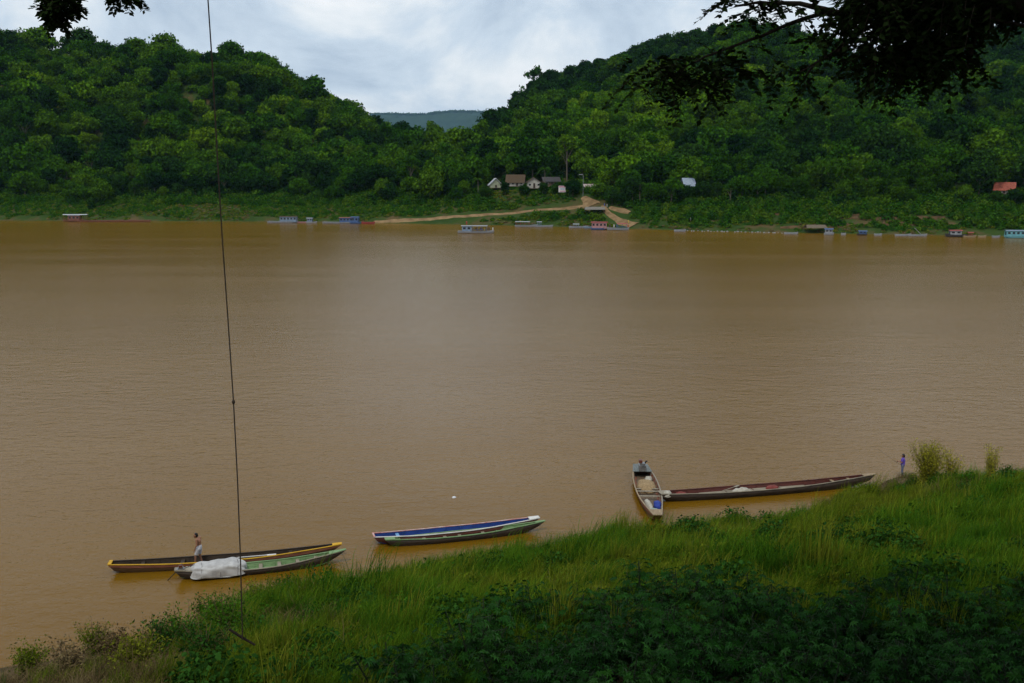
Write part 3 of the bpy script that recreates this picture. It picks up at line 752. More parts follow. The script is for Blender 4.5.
# leaf sprays: a twig with two ranks of small leaflets, drooping
def spray(p, d, ln, ll, V, Fc, T, g, nle=7):
    d = d.normalized(); side = d.cross(Vector((0, 0, 1)))
    if side.length < .1: side = Vector((1, 0, 0))
    side.normalize(); side = (side + Vector((g.uniform(-.5, .5), g.uniform(-.5, .5), g.uniform(-.4, .4)))).normalized()
    for k in range(nle):
        t = (k + .6) / nle; c = p + d * ln * t + Vector((0, 0, -.35 * ln * t * t))
        for s_ in (-1, 1):
            a = (side * s_ * .8 + d * .55 + Vector((g.uniform(-.3, .3), g.uniform(-.3, .3), g.uniform(-.5, .1)))).normalized()
            b_ = a.cross(Vector((g.uniform(-.6, .6), g.uniform(-.6, .6), 1))).normalized()
            l_ = ll * g.uniform(.75, 1.2); wv = l_ * .36; i = len(V)
            V += [c, c + a * l_ * .45 + b_ * wv, c + a * l_, c + a * l_ * .45 - b_ * wv]; Fc.append((i, i + 1, i + 2, i + 3)); T += [g.random()] * 4
    tw.tube([p - off, p + d * ln * .5 + Vector((0, 0, -.09 * ln)) - off, p + d * ln + Vector((0, 0, -.35 * ln)) - off], [.006, .005, .002], 3, False)
g = random.Random(5); V = []; Fc = []; T = []; tw = MB()
def fill(cx, cy, rx, ry, n, y0, y1, ln=(.28, .48), ll=.092):
    if cy > -4 and cx > 200: n = int(n * .62)      # the lower boughs are lacy
    for k in range(n):
        a = g.uniform(0, 6.28); r = math.sqrt(g.random())
        p = at(cx + math.cos(a) * rx * r, cy + math.sin(a) * ry * r, g.uniform(y0, y1))
        spray(p, Vector((g.uniform(-1, 1), g.uniform(-1, 1), g.uniform(-.9, .25))), g.uniform(*ln), ll, V, Fc, T, g)
# around the visible boughs
fill(985, -12, 80, 20, 260, 10.5, 12.5); fill(930, -4, 80, 20, 240, 11, 13); fill(868, 8, 40, 24, 100, 12, 13.2); fill(902, 40, 44, 28, 165, 11.4, 12.6)
fill(893, 60, 26, 13, 40, 11.6, 12.4); fill(955, 55, 20, 20, 60, 11, 12); fill(950, 26, 34, 16, 80, 11, 12); fill(832, 20, 26, 14, 26, 12.4, 13.2)
fill(800, 2, 26, 10, 16, 12.7, 13.3); fill(762, 0, 35, 11, 24, 12.8, 13.4); fill(752, 12, 12, 11, 8, 12.8, 13.4); fill(735, -4, 14, 7, 7, 13, 13.3)
fill(690, 70, 46, 18, 82, 12.9, 13.7); fill(645, 82, 16, 12, 16, 13.1, 13.7); fill(655, 60, 28, 10, 16, 13, 13.6); fill(733, 56, 26, 14, 18, 13, 13.6)
fill(742, 68, 16, 10, 10, 13, 13.5); fill(782, 58, 11, 18, 12, 12.9, 13.4); fill(808, 72, 10, 14, 9, 12.8, 13.2); fill(826, 40, 14, 8, 8, 12.6, 13)
fill(845, 56, 16, 14, 14, 12.2, 12.8); fill(690, 80, 26, 8, 12, 13, 13.6)
fill(60, 0, 15, 9, 60, 13, 13.5, (.14, .24), .08); fill(56, 13, 8, 9, 34, 13, 13.4, (.12, .22), .08); fill(72, 8, 6, 7, 12, 13, 13.4, (.1, .18), .08); fill(125, -4, 17, 5, 22, 13.2, 13.5, (.1, .2), .08)
# rest of the crown, out of view, extended and thickened to shade the slope
L14 = limb([fork, (8, 11, 28), (5, 15, 28.6), (1, 18, 29)], .18, .04); L15 = limb([fork, (11, 12, 28), (10, 17, 29), (9, 21, 29.6)], .18, .04)
limbs_all = [L7, L10, L11, L1, L14, L15, L14, L15]
for k in range(5200):
    Lm = g.choice(limbs_all); c = g.choice(Lm[2:]); p = c + Vector((g.gauss(0, 1.9), g.gauss(0, 1.9), abs(g.gauss(.5, 1.5))))
    px, py = proj(*p) if p.y > 1 else (0, -999)
    if p.y > -1.5 and p.z - 22 < .161 * max(p.y, 0) + 1.7: continue
    spray(p, Vector((g.uniform(-1, 1), g.uniform(-1, 1), g.uniform(-.8, .4))), g.uniform(.5, .9), .19, V, Fc, T, g, 7)
Vn = np.array([tuple(v) for v in V]) - np.array(tuple(off))
tag(link('foliage', np_mesh('foliage', Vn, np.array(Fc), M_shade, False, T), tree), kind='stuff')
tag(tw.build('twigs', M_bark, tree), kind='stuff')
# unseen trees added beside and behind the viewer to shade the slope
def unseen_shade_tree(x, y, h, rx, rz, seed, label):
    z = float(near_h(x, y)); e_ = empty('shade_tree', (x, y, z), seed); tag(e_, label, 'tree')
    link('trunk', trunk_mesh('trunk', M_bark, seed, h * .8, .45, rx), e_); link('crown', crown_mesh('crown', M_shade, seed + 5, rx, rz, h, 26, 120, .42), e_)
unseen_shade_tree(23, 9, 11, 8.5, 5.5, 301, 'unseen dark leafy tree added for shade on the bank top right of the view')
unseen_shade_tree(3, -9, 11, 9, 5.5, 302, 'unseen dark leafy tree added for shade on the bank top behind the viewer')
unseen_shade_tree(20.5, 16, 12, 8.5, 6, 304, 'unseen dark leafy tree added for shade on the slope right of the view')
unseen_shade_tree(-17, -3, 10, 6.5, 4.5, 303, 'unseen dark leafy tree added for shade on the bank top left of the view')
# rope hanging from the left limb
rp = [Vector((-4.55, 13.6, 26.05)), at(208, 0, 14), at(212, 60, 14), at(217, 150, 14), at(222, 235, 14), at(228, 320, 14), at(233.5, 402, 14), at(237.5, 480, 14), at(240.5, 560, 14), at(242.5, 640, 14)]
rope = empty('hanging_rope', rp[-1])
MB().tube([p - rp[-1] for p in (at(229, 629, 14.0), at(238, 635, 14.02), at(255, 645, 14.05))], [.016, .021, .015], 7).build('wooden_handle', M_bark, rope)
MB().tube([p - rp[-1] for p in rp], .0095, 6).build('cord', mat('rope', (.055, .04, .028), .9, (.03, .022, .015), 60), rope)
MB().tube([p - rp[-1] for p in (rp[6] + Vector((0, 0, .03)), rp[6] + Vector((0, 0, .012)), rp[6] - Vector((0, 0, .012)), rp[6] - Vector((0, 0, .03)))], [.012, .024, .024, .012], 7).build('knot', MATS['rope'], rope)
tag(rope, 'thin dark rope with a stick tied at its end hanging on the left', 'rope')

# ------------------------------------------------------------------ boats: longboats of the near shore
def wood(name, c, c2=None, rough=.65): return mat(name, c, rough, c2 or tuple(x * .5 for x in c), 3.5, .25, stretch=(.5, 3, 3), spec=.25)
W_dark = wood('dark_wood', (.055, .038, .026)); W_red = wood('red_wood', (.115, .030, .022), (.055, .018, .014)); W_grey = wood('grey_wood', (.30, .26, .19), (.17, .14, .10))
W_tan = wood('tan_wood', (.34, .25, .15), (.2, .14, .08)); P_yel = wood('yellow_paint', (.62, .36, .02), (.45, .24, .015)); P_blue = wood('blue_paint', (.022, .062, .27), (.014, .038, .16))
P_green = wood('green_paint', (.22, .34, .16), (.12, .20, .08)); P_white = wood('white_paint', (.70, .68, .64), (.48, .46, .42)); P_pink = wood('red_trim', (.42, .10, .09), (.6, .5, .45))
P_sky = wood('sky_paint', (.18, .36, .60), (.12, .26, .45)); W_rust = wood('rust_wood', (.28, .11, .065), (.16, .06, .04)); P_brown = wood('brown_wood', (.13, .075, .035), (.08, .045, .02))
W_floor = wood('worn_floor', (.17, .12, .075), (.08, .055, .035)); P_teal = wood('teal_grey_paint', (.17, .19, .18), (.09, .10, .10)); M_metal = mat('grey_metal', (.32, .33, .34), .35, (.2, .2, .2), 8, metal=.7); M_black = mat('black_rubber', (.02, .02, .022), .5)

def longboat(label, pa, pb, beam, mats, free=.42, sheer=(.12, .30), wends=(.62, .16), thwarts=(), ribs=14, floor_t=(.04, .95), group=None, fl=.07, rake=(.35, 1.0), strake=None, decks=(.05, .06)):
    """pa stern, pb bow: pixels of the waterline ends. mats: hull, lining, rail_far(+y), rail_near(-y), floor, stern, bow, thwart"""
    A = onz(*pa); B = onz(*pb); d = B - A; Ln = d.length; rz = math.atan2(d.y, d.x)
    e_ = empty('longboat', A, rz); tag(e_, label, 'boat', group)
    ts = np.linspace(0, 1, 25)
    def W(t):
        a = wends[0] + (1 - wends[0]) * math.sin(min(t / .38, 1) * math.pi / 2)
        b = wends[1] + (1 - wends[1]) * (math.sin(min((1 - t) / .55, 1) * math.pi / 2) ** .85)
        return beam / 2 * min(a, b)
    def ZG(t): return free + sheer[0] * max(0, 1 - t / .35) ** 2 + sheer[1] * max(0, (t - .5) / .5) ** 2
    def ZK(t): return -.12 + (.22) * max(0, 1 - t / .10) ** 1.6 + (.12 + sheer[1] * .75 + .10) * max(0, (t - .80) / .20) ** 1.7
    def XX(t, z): # raked ends
        f = (z - ZK(t)) / max(.05, ZG(t) - ZK(t))
        return t * Ln - rake[0] * f * max(0, 1 - t / .12) + rake[1] * f * max(0, (t - .85) / .15) * .5
    th = .028
    def sec(t, inset, zfloor=None):
        w_ = W(t) - inset; zk = ZK(t) + inset; zg = ZG(t); rows = []
        for k, (wf, zf) in enumerate(((0, 0), (.55, .0), (.80, .22), (.93, .6), (1, 1))):
            z = zk + (zg - zk) * zf
            rows.append((w_ * wf, z))
        return rows
    # hull: outer skin over the edge and a little way down the inside
    rings = []
    for t in ts:
        r = sec(t, 0); zg = ZG(t); wi = W(t) - th
        ring = [(wi, zg - .02)] + [(a, z) for a, z in reversed(r)] + [(-a, z) for a, z in r[1:]] + [(-wi, zg - .02)]
        rings.append([Vector((XX(t, z), y, z)) for y, z in ring])
    h = MB().loft(rings, closed=False)
    for k in (0, -1):
        rr = rings[k][1:-1]; h.add(rr, [tuple(range(len(rr))) if k == 0 else tuple(range(len(rr) - 1, -1, -1))])
    h.build('hull', mats['hull'], e_, True)
    # lining: inner skin down to the floor
    rings = []
    for t in ts:
        zf = max(fl, ZK(t) + .05); zg = ZG(t) - .012; wi = W(t) - th - .003
        wb = wi * .86
        rings.append([Vector((XX(t, z), y, z)) for y, z in ((wi, zg), (wi * .95, zf * .4 + zg * .6), (wb, zf), (0, zf - .004), (-wb, zf), (-wi * .95, zf * .4 + zg * .6), (-wi, zg))])
    li = MB().loft([list(reversed(r)) for r in rings], closed=False)
    li.build('lining', mats['lining'], e_)
    # gunwales
    for sgn, nm in ((1, 'rail_far'), (-1, 'rail_near')):
        rg = []
        for t in ts:
            z = ZG(t); y = W(t) - th / 2; rg.append([Vector((XX(t, z), sgn * (y + a), z + b_)) for a, b_ in ((-.04, .003), (.04, .003), (.045, -.05), (.040, .035), (-.04, .035))][0:2] + [Vector((XX(t, z), sgn * (y + .04), z + .04)), Vector((XX(t, z), sgn * (y - .04), z + .04))])
        if sgn < 0: rg = [list(reversed(r)) for r in rg]
        MB().loft(rg, closed=True, caps=True).build('gunwale', mats[nm], e_)
    if strake:
        for sgn in (1, -1):
            rg = []
            for t in ts:
                zg = ZG(t); zk = ZK(t); f1, f0 = .93, .70
                def yy(f): return W(t) * (.93 + .07 * (f - .6) / .4) + .006
                rg.append([Vector((XX(t, zk + (zg - zk) * f), sgn * y, zk + (zg - zk) * f)) for f, y in ((f0, yy(f0)), (f1, yy(f1)), (f1, yy(f1) + .02), (f0, yy(f0) + .02))])
            MB().loft(rg, closed=True, caps=True).build('strake', strake, e_)
    # floor boards
    t0, t1 = floor_t; nb = 7; wb = min(W(t) for t in (t0 + .02, .5)) * .5
    for k in range(nb):
        ta = t0 + (t1 - t0) * (k + .02) / nb; tb = t0 + (t1 - t0) * (k + .98) / nb
        wf = min(W(ta), W(tb)) * .70; zz = max(fl, ZK(tb) + .05, ZK(ta) + .05) + .018
        MB().box(((ta + tb) / 2 * Ln, 0, zz), ((tb - ta) * Ln, wf * 2, .02)).build('floor_board', mats['floor'], e_)
    for k in range(ribs):
        t = .06 + .86 * k / (ribs - 1); zf = max(fl, ZK(t) + .05); zg = ZG(t) - .03; wi = W(t) - th - .01; b = MB()
        x = t * Ln
        for sgn in (1, -1):
            b.add([Vector((x + a * .03, sgn * y, z)) for a in (-1, 1) for y, z in ((wi * .99, zg), (wi * .86 + .002, zf), (wi * .86 - .05, zf), (wi * .99 - .04, zg))],
                  [(0, 1, 2, 3), (7, 6, 5, 4), (0, 4, 5, 1), (2, 6, 7, 3), (1, 5, 6, 2), (0, 3, 7, 4)])
        b.build('rib', mats.get('rib', mats['floor']), e_)
    for t in thwarts:
        MB().box((t * Ln, 0, ZG(t) - .10), (.20, 2 * W(t) - .07, .03)).build('thwart', mats['thwart'], e_)
    # end decks
    for (t0, t1, m_, nm) in ((-.001, decks[0], mats['stern'], 'stern_deck'), (1 - decks[1], 1.001, mats['bow'], 'bow_deck')):
        rg = []
        for t in np.linspace(max(0, t0), min(1, t1), 4):
            z = ZG(t) + .012; y = W(t) + .02
            rg.append([Vector((XX(t, z) + (0.012 if t == 1 else 0), a * y, z + b_)) for a, b_ in ((1, 0), (-1, 0), (-1, .05), (1, .05))])
        MB().loft(rg, closed=True, caps=True).build(nm, m_, e_)
    return e_, Ln, W, ZG
def on_boat(e_, x, y, z):
    return e_.matrix_basis @ Vector((x, y, z))

# pair on the left
bA, LA, WA, GA = longboat('long dark boat with yellow rails and tips that the man stands in', (116, 572), (333, 557), 1.05,
    dict(hull=P_brown, lining=W_dark, rail_far=W_dark, rail_near=P_yel, floor=W_dark, stern=P_yel, bow=P_yel, thwart=W_dark, rib=W_dark), free=.40, sheer=(.14, .36), wends=(.55, .22), thwarts=(.12, .3, .55, .8), strake=W_rust, decks=(.012, .035))
bB, LB, WB, GB = longboat('green boat with pale tarp bundle moored in front of the yellow-railed boat', (182, 579.0), (337, 563.5), 1.10,
    dict(hull=W_dark, lining=P_green, rail_far=P_green, rail_near=W_grey, floor=P_green, stern=W_grey, bow=P_green, thwart=W_grey), free=.34, sheer=(.22, .42), wends=(.35, .14), thwarts=(.08, .5, .62, .74, .86), decks=(.05, .08))
# pair in the middle
bC, LC, WC, GC = longboat('long boat with blue inside and white rails in midstream pair', (379, 543.5), (531, 528), 1.15,
    dict(hull=W_red, lining=P_blue, rail_far=P_pink, rail_near=P_white, floor=P_blue, stern=P_pink, bow=P_white, thwart=P_sky, rib=P_blue), free=.42, sheer=(.12, .22), wends=(.62, .3), thwarts=(.12,), ribs=10, decks=(.008, .05))
bG, LG, WG, GG = longboat('long green boat lying along the near side of the blue one', (391, 546.3), (537, 531.5), .95,
    dict(hull=W_dark, lining=P_green, rail_far=P_green, rail_near=P_green, floor=P_green, stern=P_green, bow=P_green, thwart=W_grey), free=.36, sheer=(.10, .26), wends=(.30, .10), fl=.16, thwarts=(.22, .36, .46, .62), decks=(.05, .05))
# boat end-on at the bank and the long red one
bD, LD, WD, GD = longboat('laden boat with engine, bow run ashore on the bank', (640.5, 473), (656.5, 524), 1.70,
    dict(hull=P_brown, lining=W_rust, rail_far=W_grey, rail_near=W_tan, floor=W_floor, stern=P_teal, bow=W_tan, thwart=W_grey, rib=W_grey), free=.48, sheer=(.06, .26), wends=(.60, .30), thwarts=(.50, .60, .45), ribs=12, decks=(.13, .09), strake=W_rust)
bE, LE, WE, GE = longboat('very long dark red boat lying along the shore near the fisherman', (664, 501), (868, 485.5), 1.35,
    dict(hull=W_dark, lining=W_red, rail_far=W_red, rail_near=W_grey, floor=W_grey, stern=W_grey, bow=W_tan, thwart=W_tan, rib=W_red), free=.46, sheer=(.12, .34), wends=(.5, .14), thwarts=(.82, .9), ribs=16, decks=(.03, .05), fl=.24)
bpy.context.view_layer.update()

# tail engine parts
def tail_shaft(e_, x, L_, z, label, sc_=1.0):
    q = empty('tail_motor', on_boat(e_, x, 0, z), e_.rotation_euler.z); q.scale = (sc_,) * 3; tag(q, label, 'engine')
    MB().box((0, 0, .14), (.42, .30, .24)).box((.02, 0, .30), (.26, .22, .10)).build('engine_block', M_metal, q)
    MB().tube([(-.2, 0, .12), (-L_, 0, -.55)], .022, 6).build('shaft', M_black, q)
    b = MB()
    for k in range(3): b.box((-L_, .07 * math.cos(k * 2.09), -.55 + .07 * math.sin(k * 2.09)), (.015, .05, .12), rx=-k * 2.09)
    b.build('propeller', M_metal, q); MB().tube([(.2, 0, .25), (.75, .05, .38)], .016, 6).build('tiller', M_black, q)
    MB().tube([(0, .1, .3), (0, .16, .42), (.1, .18, .44)], .03, 6).build('exhaust', M_black, q)
    MB().box((.02, -.08, .42), (.2, .14, .12)).build('fuel_tank', mat('tank_paint', (.16, .05, .03), .4), q)
    return q
tail_shaft(bB, -.05, .9, .36, 'tail motor with shaft dipping behind the tarp boat')
tail_shaft(bD, 1.2, 1.2, .56, 'dark engine at the outer end of the laden boat', 1.7)

# tarp bundle
def blob(name, m, L_, W_, H_, seed, n=40, k=26, fold=.05, sq=2.6):
    g = np.random.default_rng(seed); V = []; ph = g.random(12) * 6.28
    for i in range(n + 1):
        u = math.pi * i / n
        for j in range(k):
            v = 2 * math.pi * j / k
            c = lambda a: math.copysign(abs(math.cos(a)) ** (2 / sq), math.cos(a)); s_ = lambda a: math.copysign(abs(math.sin(a)) ** (2 / sq), math.sin(a))
            x = c(u); y = s_(u) * c(v); z = s_(u) * s_(v)
            f = 1 + fold * (math.sin(5 * v + 4 * x + ph[0]) + .7 * math.sin(9 * v - 7 * x + ph[1]) + .6 * math.sin(11 * x + 3 * v + ph[2])) * (.4 + abs(y))
            x2 = x * L_ / 2 * (1 + .04 * math.sin(3 * v + ph[3])); y2 = y * W_ / 2 * f; z2 = z * H_ * (f if z > 0 else .25) * (1 + .045 * math.sin(4.2 * x + ph[4]) + .03 * math.sin(9 * x + ph[5]))
            V.append((x2, y2, z2))
    Fc = []
    for i in range(n):
        for j in range(k): Fc.append((i * k + j, i * k + (j + 1) % k, (i + 1) * k + (j + 1) % k, (i + 1) * k + j))
    return np_mesh(name, V, Fc, m, True)
M_tarp = mat('grey_tarp', (.50, .49, .47), .8, (.34, .33, .32), 2.5, .5)
tb = empty('tarp_bundle', on_boat(bB, 1.95, -.04, .22), bB.rotation_euler.z); tag(tb, 'bulky pale grey tarp bundle covering the stern half of the green boat', 'tarp')
link('cover', blob('cover', M_tarp, 2.9, 1.30, .58, 3, 64, 48, .03, 4.2), tb)
for xx in (-.9, .1, 1.0):
    MB().tube([(xx, -.69, -.05), (xx + .03, -.62, .40), (xx + .05, -.3, .565), (xx, .1, .58), (xx, .6, .40), (xx, .69, 0)], .008, 4).build('tie_cord', MATS['rope'], tb)
# loose gear in the boats
def thing_mesh(name, me, loc, rz, label, cat, group=None):
    o = link(name, me); o.location = loc; o.rotation_euler = (0, 0, rz); tag(o, label, cat, group); return o
M_straw = mat('straw', (.36, .25, .13), .9, (.18, .12, .06), 7, .5); M_sack = mat('pale_sack', (.46, .43, .36), .85, (.30, .27, .21), 5, .4)
M_bluecloth = mat('blue_cloth', (.03, .06, .34), .8, (.02, .04, .2), 5, .4); M_teal = mat('teal_sheet', (.30, .38, .34), .7, (.2, .27, .24), 4, .4); M_redcl = mat('red_cloth', (.22, .05, .04), .85)
thing_mesh('straw_heap', blob('straw_heap', M_straw, 2.3, 1.3, .5, 5, 24, 18, .06), on_boat(bD, 4.0, 0, .12), bD.rotation_euler.z, 'straw coloured heap of cargo in the laden boat', 'cargo')
thing_mesh('sack', blob('sack', M_sack, 2.1, .42, .30, 6, 24, 14, .05), on_boat(bD, 8.2, -.24, .25), bD.rotation_euler.z + .06, 'long white sack near the bow of the laden boat', 'sack')
thing_mesh('cloth', blob('cloth', M_bluecloth, 1.1, .48, .34, 7, 20, 14, .08), on_boat(bD, 8.2, .34, .25), bD.rotation_euler.z, 'bright blue cloth beside the long white sack', 'cloth')
thing_mesh('sheet', blob('sheet', M_teal, .9, .62, .2, 8, 20, 16, .08), on_boat(bD, 9.45, .0, .3), bD.rotation_euler.z, 'pale green folded sheet behind the bow of the laden boat', 'sheet')
thing_mesh('sack', blob('sack', M_sack, .9, .5, .22, 9, 20, 14, .10), on_boat(bD, 2.3, .35, .2), bD.rotation_euler.z, 'white bundle beside the engine of the laden boat', 'sack')
thing_mesh('sack', blob('sack', M_sack, .9, .55, .3, 10, 20, 14, .12), on_boat(bE, .2, .0, .40), bE.rotation_euler.z + 1.2, 'pale sack at the end of the red boat beside the laden boat', 'sack')
thing_mesh('sack', blob('sack', M_sack, 1.3, .6, .26, 11, 20, 14, .12), on_boat(bE, 5.6, -.1, .28), bE.rotation_euler.z, 'cream sack lying mid-way along the red boat', 'sack')
thing_mesh('cloth', blob('cloth', M_redcl, .8, .5, .2, 12, 20, 14, .08), on_boat(bE, 1.3, .2, .28), bE.rotation_euler.z, 'crumpled red cloth near the end of the red boat', 'cloth')
thing_mesh('cloth', blob('cloth', M_redcl, .9, .5, .22, 13, 20, 14, .08), on_boat(bE, 8.0, .1, .28), bE.rotation_euler.z, 'dull red cloth beyond the cream sack in the red boat', 'cloth')
b = MB().box((0, 0, 0), (1.5, .05, .03)).box((.95, 0, 0), (.45, .17, .02))
thing_mesh('paddle', b.mesh('paddle', W_grey), on_boat(bE, 4.7, .05, .50), bE.rotation_euler.z + .5, 'pale wooden paddle leaning by the cream sack', 'paddle')
b = MB().box((0, 0, 0), (1.7, .06, .03)).box((1.05, 0, 0), (.5, .18, .02))
thing_mesh('paddle', b.mesh('paddle', P_white), on_boat(bA, 7.4, .05, .36), bA.rotation_euler.z + .05, 'white paddle lying in the dark yellow-railed boat', 'paddle')
thing_mesh('bag', blob('bag', M_sack, .7, .3, .2, 14, 18, 12, .08), on_boat(bA, 10.0, .1, .22), bA.rotation_euler.z, 'small white bag further along the yellow-railed boat', 'bag')
thing_mesh('bag', blob('bag', M_sack, .5, .4, .22, 15, 18, 12, .08), on_boat(bB, .35, .12, .40), bB.rotation_euler.z, 'small pale bag on the stern tip of the tarp boat', 'bag')
thing_mesh('bag', blob('bag', mat('white_plastic', (.75, .76, .78), .4), .55, .45, .14, 16, 18, 12, .1), tuple(near_hit(637, 531)), .3, 'white plastic bag on the mud left of the laden boat', 'litter')
thing_mesh('bottle', MB().tube([(0, 0, .05), (.18, 0, .05), (.24, 0, .05), (.3, 0, .05)], [.05, .05, .02, .018], 8).mesh('bottle', MATS['white_plastic']), tuple(near_hit(813, 497) + Vector((0, 0, .1))), 1, 'small white bottle on the dirt below the red boat', 'litter')
thing_mesh('foam_block', blob('foam_block', MATS['white_plastic'], .3, .25, .12, 17, 12, 10, .06), onz(454, 498, -.02), 1, 'small white scrap drifting on the open water', 'litter')
# little wet scoop: water pool is the river itself

# ------------------------------------------------------------------ people
def capsules(segs):
    """list of (p0, r0, p1, r1[, flat]) -> one overlapping sphere soup."""
    import bmesh
    bm = bmesh.new(); bmesh.ops.create_icosphere(bm, subdivisions=2, radius=1.0)
    T = np.array([v.co[:] for v in bm.verts]); Fs = np.array([[v.index for v in f.verts] for f in bm.faces]); bm.free()
    Vs = []; Fa = []; b = 0
    for s in segs:
        p0, r0, p1, r1 = np.array(s[0], float), s[1], np.array(s[2], float), s[3]; sc = np.array(s[4]) if len(s) > 4 else np.ones(3)
        n = max(2, int(np.linalg.norm(p1 - p0) / (min(r0, r1) * .35)) + 1)
        for t in np.linspace(0, 1, n):
            Vs.append(T * (r0 + (r1 - r0) * t) * sc + p0 + (p1 - p0) * t); Fa.append(Fs + b); b += len(T)
    return np.concatenate(Vs), np.concatenate(Fa)
def remesh(name, segs, vox, m):
    V, F = capsules(segs); tmp = link('tmp', np_mesh('tmp', V, F))
    md = tmp.modifiers.new('r', 'REMESH'); md.mode = 'VOXEL'; md.voxel_size = vox
    md2 = tmp.modifiers.new('s', 'SMOOTH'); md2.iterations = 2
    dg = bpy.context.evaluated_depsgraph_get(); me = bpy.data.meshes.new_from_object(tmp.evaluated_get(dg))
    bpy.data.objects.remove(tmp, do_unlink=True)
    me.materials.clear(); me.materials.append(m); me.polygons.foreach_set('use_smooth', np.ones(len(me.polygons), bool)); me.name = name
    return me
M_skin = mat('skin', (.30, .145, .085), .55, (.26, .12, .07), 4); M_hair = mat('black_hair', (.012, .010, .009), .5)
def v(*a): return np.array(a, float)
def hand(wr, d, up, s_):
    """palm with four fingers and a thumb; d = direction the fingers point, up = back of hand, s_ = thumb side."""
    d = d / np.linalg.norm(d); side = np.cross(d, up); side /= np.linalg.norm(side); side = side * s_; up = np.cross(side, d) * s_
    o = [(wr, .026, wr + d * .085, .034)]
    kn = wr + d * .085
    for i, ln in enumerate((.066, .076, .070, .054)):
        a = kn + side * (.030 - .020 * i); m_ = a + d * ln * .55 - up * .006; o += [(a, .0095, m_, .0085), (m_, .0085, m_ + d * ln * .42 - up * ln * .30, .007)]
    a = wr + d * .03 + side * .026; m_ = a + d * .035 + side * .03; o += [(a, .0125, m_, .0105), (m_, .0105, m_ + d * .032 + side * .006, .0085)]
    return o
def person(h, J, skin, vox, face_dir):
    """J: joints dict in metres for a 1.70 m body. returns skin mesh segs."""
    P, C, Nk, H = J['pelvis'], J['chest'], J['neck'], J['head']; S = []
    S += [(P, .130, (P * .5 + C * .5), .120, (1, 1, 1)), ((P * .5 + C * .5), .120, C, .150), (C, .135, Nk * .85 + C * .15, .070), (Nk, .055, H - v(0, 0, .06), .052)]
    S += [(H + v(0, 0, .03), .098, H + v(0, 0, .03), .098), (H - v(0, 0, .045) + face_dir * .028, .066, H - v(0, 0, .075) + face_dir * .038, .050)]
    S += [(H + face_dir * .095 + v(0, 0, .012), .012, H + face_dir * .112 + v(0, 0, -.016), .014)]
    sd = np.cross(face_dir, v(0, 0, 1)); 
    for k in (-1, 1): S += [(H + sd * .098 * k + v(0, 0, .01), .020, H + sd * .100 * k + v(0, 0, -.02), .013)]
    S += [(J['shl'], .066, C, .09), (J['shr'], .066, C, .09)]
    for k in ('l', 'r'):
        S += [(J['sh' + k], .060, J['el' + k], .043), (J['el' + k], .043, J['wr' + k], .028)]
        S += [(J['hip' + k], .094, J['kn' + k], .060), (J['kn' + k], .058, J['an' + k], .040), (J['an' + k] + v(0, 0, -.03), .038, J['an' + k] + J['toe'] * .16 + v(0, 0, -.055), .030)]
        S += hand(J['wr' + k], J.get('hd' + k, J['wr' + k] - J['el' + k]), J.get('hu' + k, face_dir + v(.1, .1, .1)), 1 if k == 'l' else -1)
    return S
def face_bits(par, H, fd, m):
    sd = np.cross(fd, v(0, 0, 1))
    for k in (-1, 1):
        V, F = capsules([(H + fd * .092 + sd * .032 * k + v(0, 0, .03), .011, H + fd * .092 + sd * .032 * k + v(0, 0, .03), .011)])
        link('eye', np_mesh('eye', V, F, mat('eye', (.03, .02, .015), .2), True), par)
    V, F = capsules([(H + fd * .086 + sd * .022 + v(0, 0, -.068), .007, H + fd * .086 - sd * .022 + v(0, 0, -.068), .007)])
    link('mouth', np_mesh('mouth', V, F, mat('lips', (.22, .08, .06), .5), True), par)
# man in the boat: bare back, pale shorts, turned left and looking down, one leg forward
fd = v(-.94, -.10, -.30); fd /= np.linalg.norm(fd); fh = v(-.97, -.2, 0); fh /= np.linalg.norm(fh)
J = dict(pelvis=v(.05, 0, .93), chest=v(.02, 0, 1.26), neck=v(-.02, 0, 1.44), head=v(-.10, -.01, 1.56),
         shl=v(.00, -.19, 1.38), shr=v(.04, .19, 1.38), ell=v(.00, -.25, 1.10), elr=v(.05, .25, 1.10), wrl=v(-.12, -.20, .88), wrr=v(-.10, .18, .88),
         hipl=v(.02, -.10, .88), hipr=v(.06, .10, .88), knl=v(-.12, -.11, .50), knr=v(.02, .12, .48), anl=v(-.16, -.12, .09), anr=v(.12, .13, .09), toe=fh)
man = empty('person', on_boat(bA, 4.45, .04, .095), 0); man.scale = (1.1,) * 3; tag(man, 'shirtless man in pale shorts standing in the yellow-railed boat looking down', 'person')
body = link('body', remesh('body', person(1.7, J, M_skin, .016, fd), .013, M_skin), man)
H = J['head']
link('hair', remesh('hair', [(H + v(.025, 0, .055), .098, H + v(.03, 0, .05), .098), (H + v(.055, 0, 0), .085, H + v(.05, 0, -.04), .07)], .016, M_hair), man)
face_bits(man, H, fd, None)
M_short = mat('pale_shorts', (.55, .54, .56), .85, (.40, .39, .42), 6, .3)
link('shorts', remesh('shorts', [(J['pelvis'] + v(0, 0, .05), .142, J['pelvis'] - v(0, 0, .06), .138)] + [(J['hip' + k], .112, J['hip' + k] * .25 + J['kn' + k] * .75, .092) for k in 'lr'], .02, M_short), man)
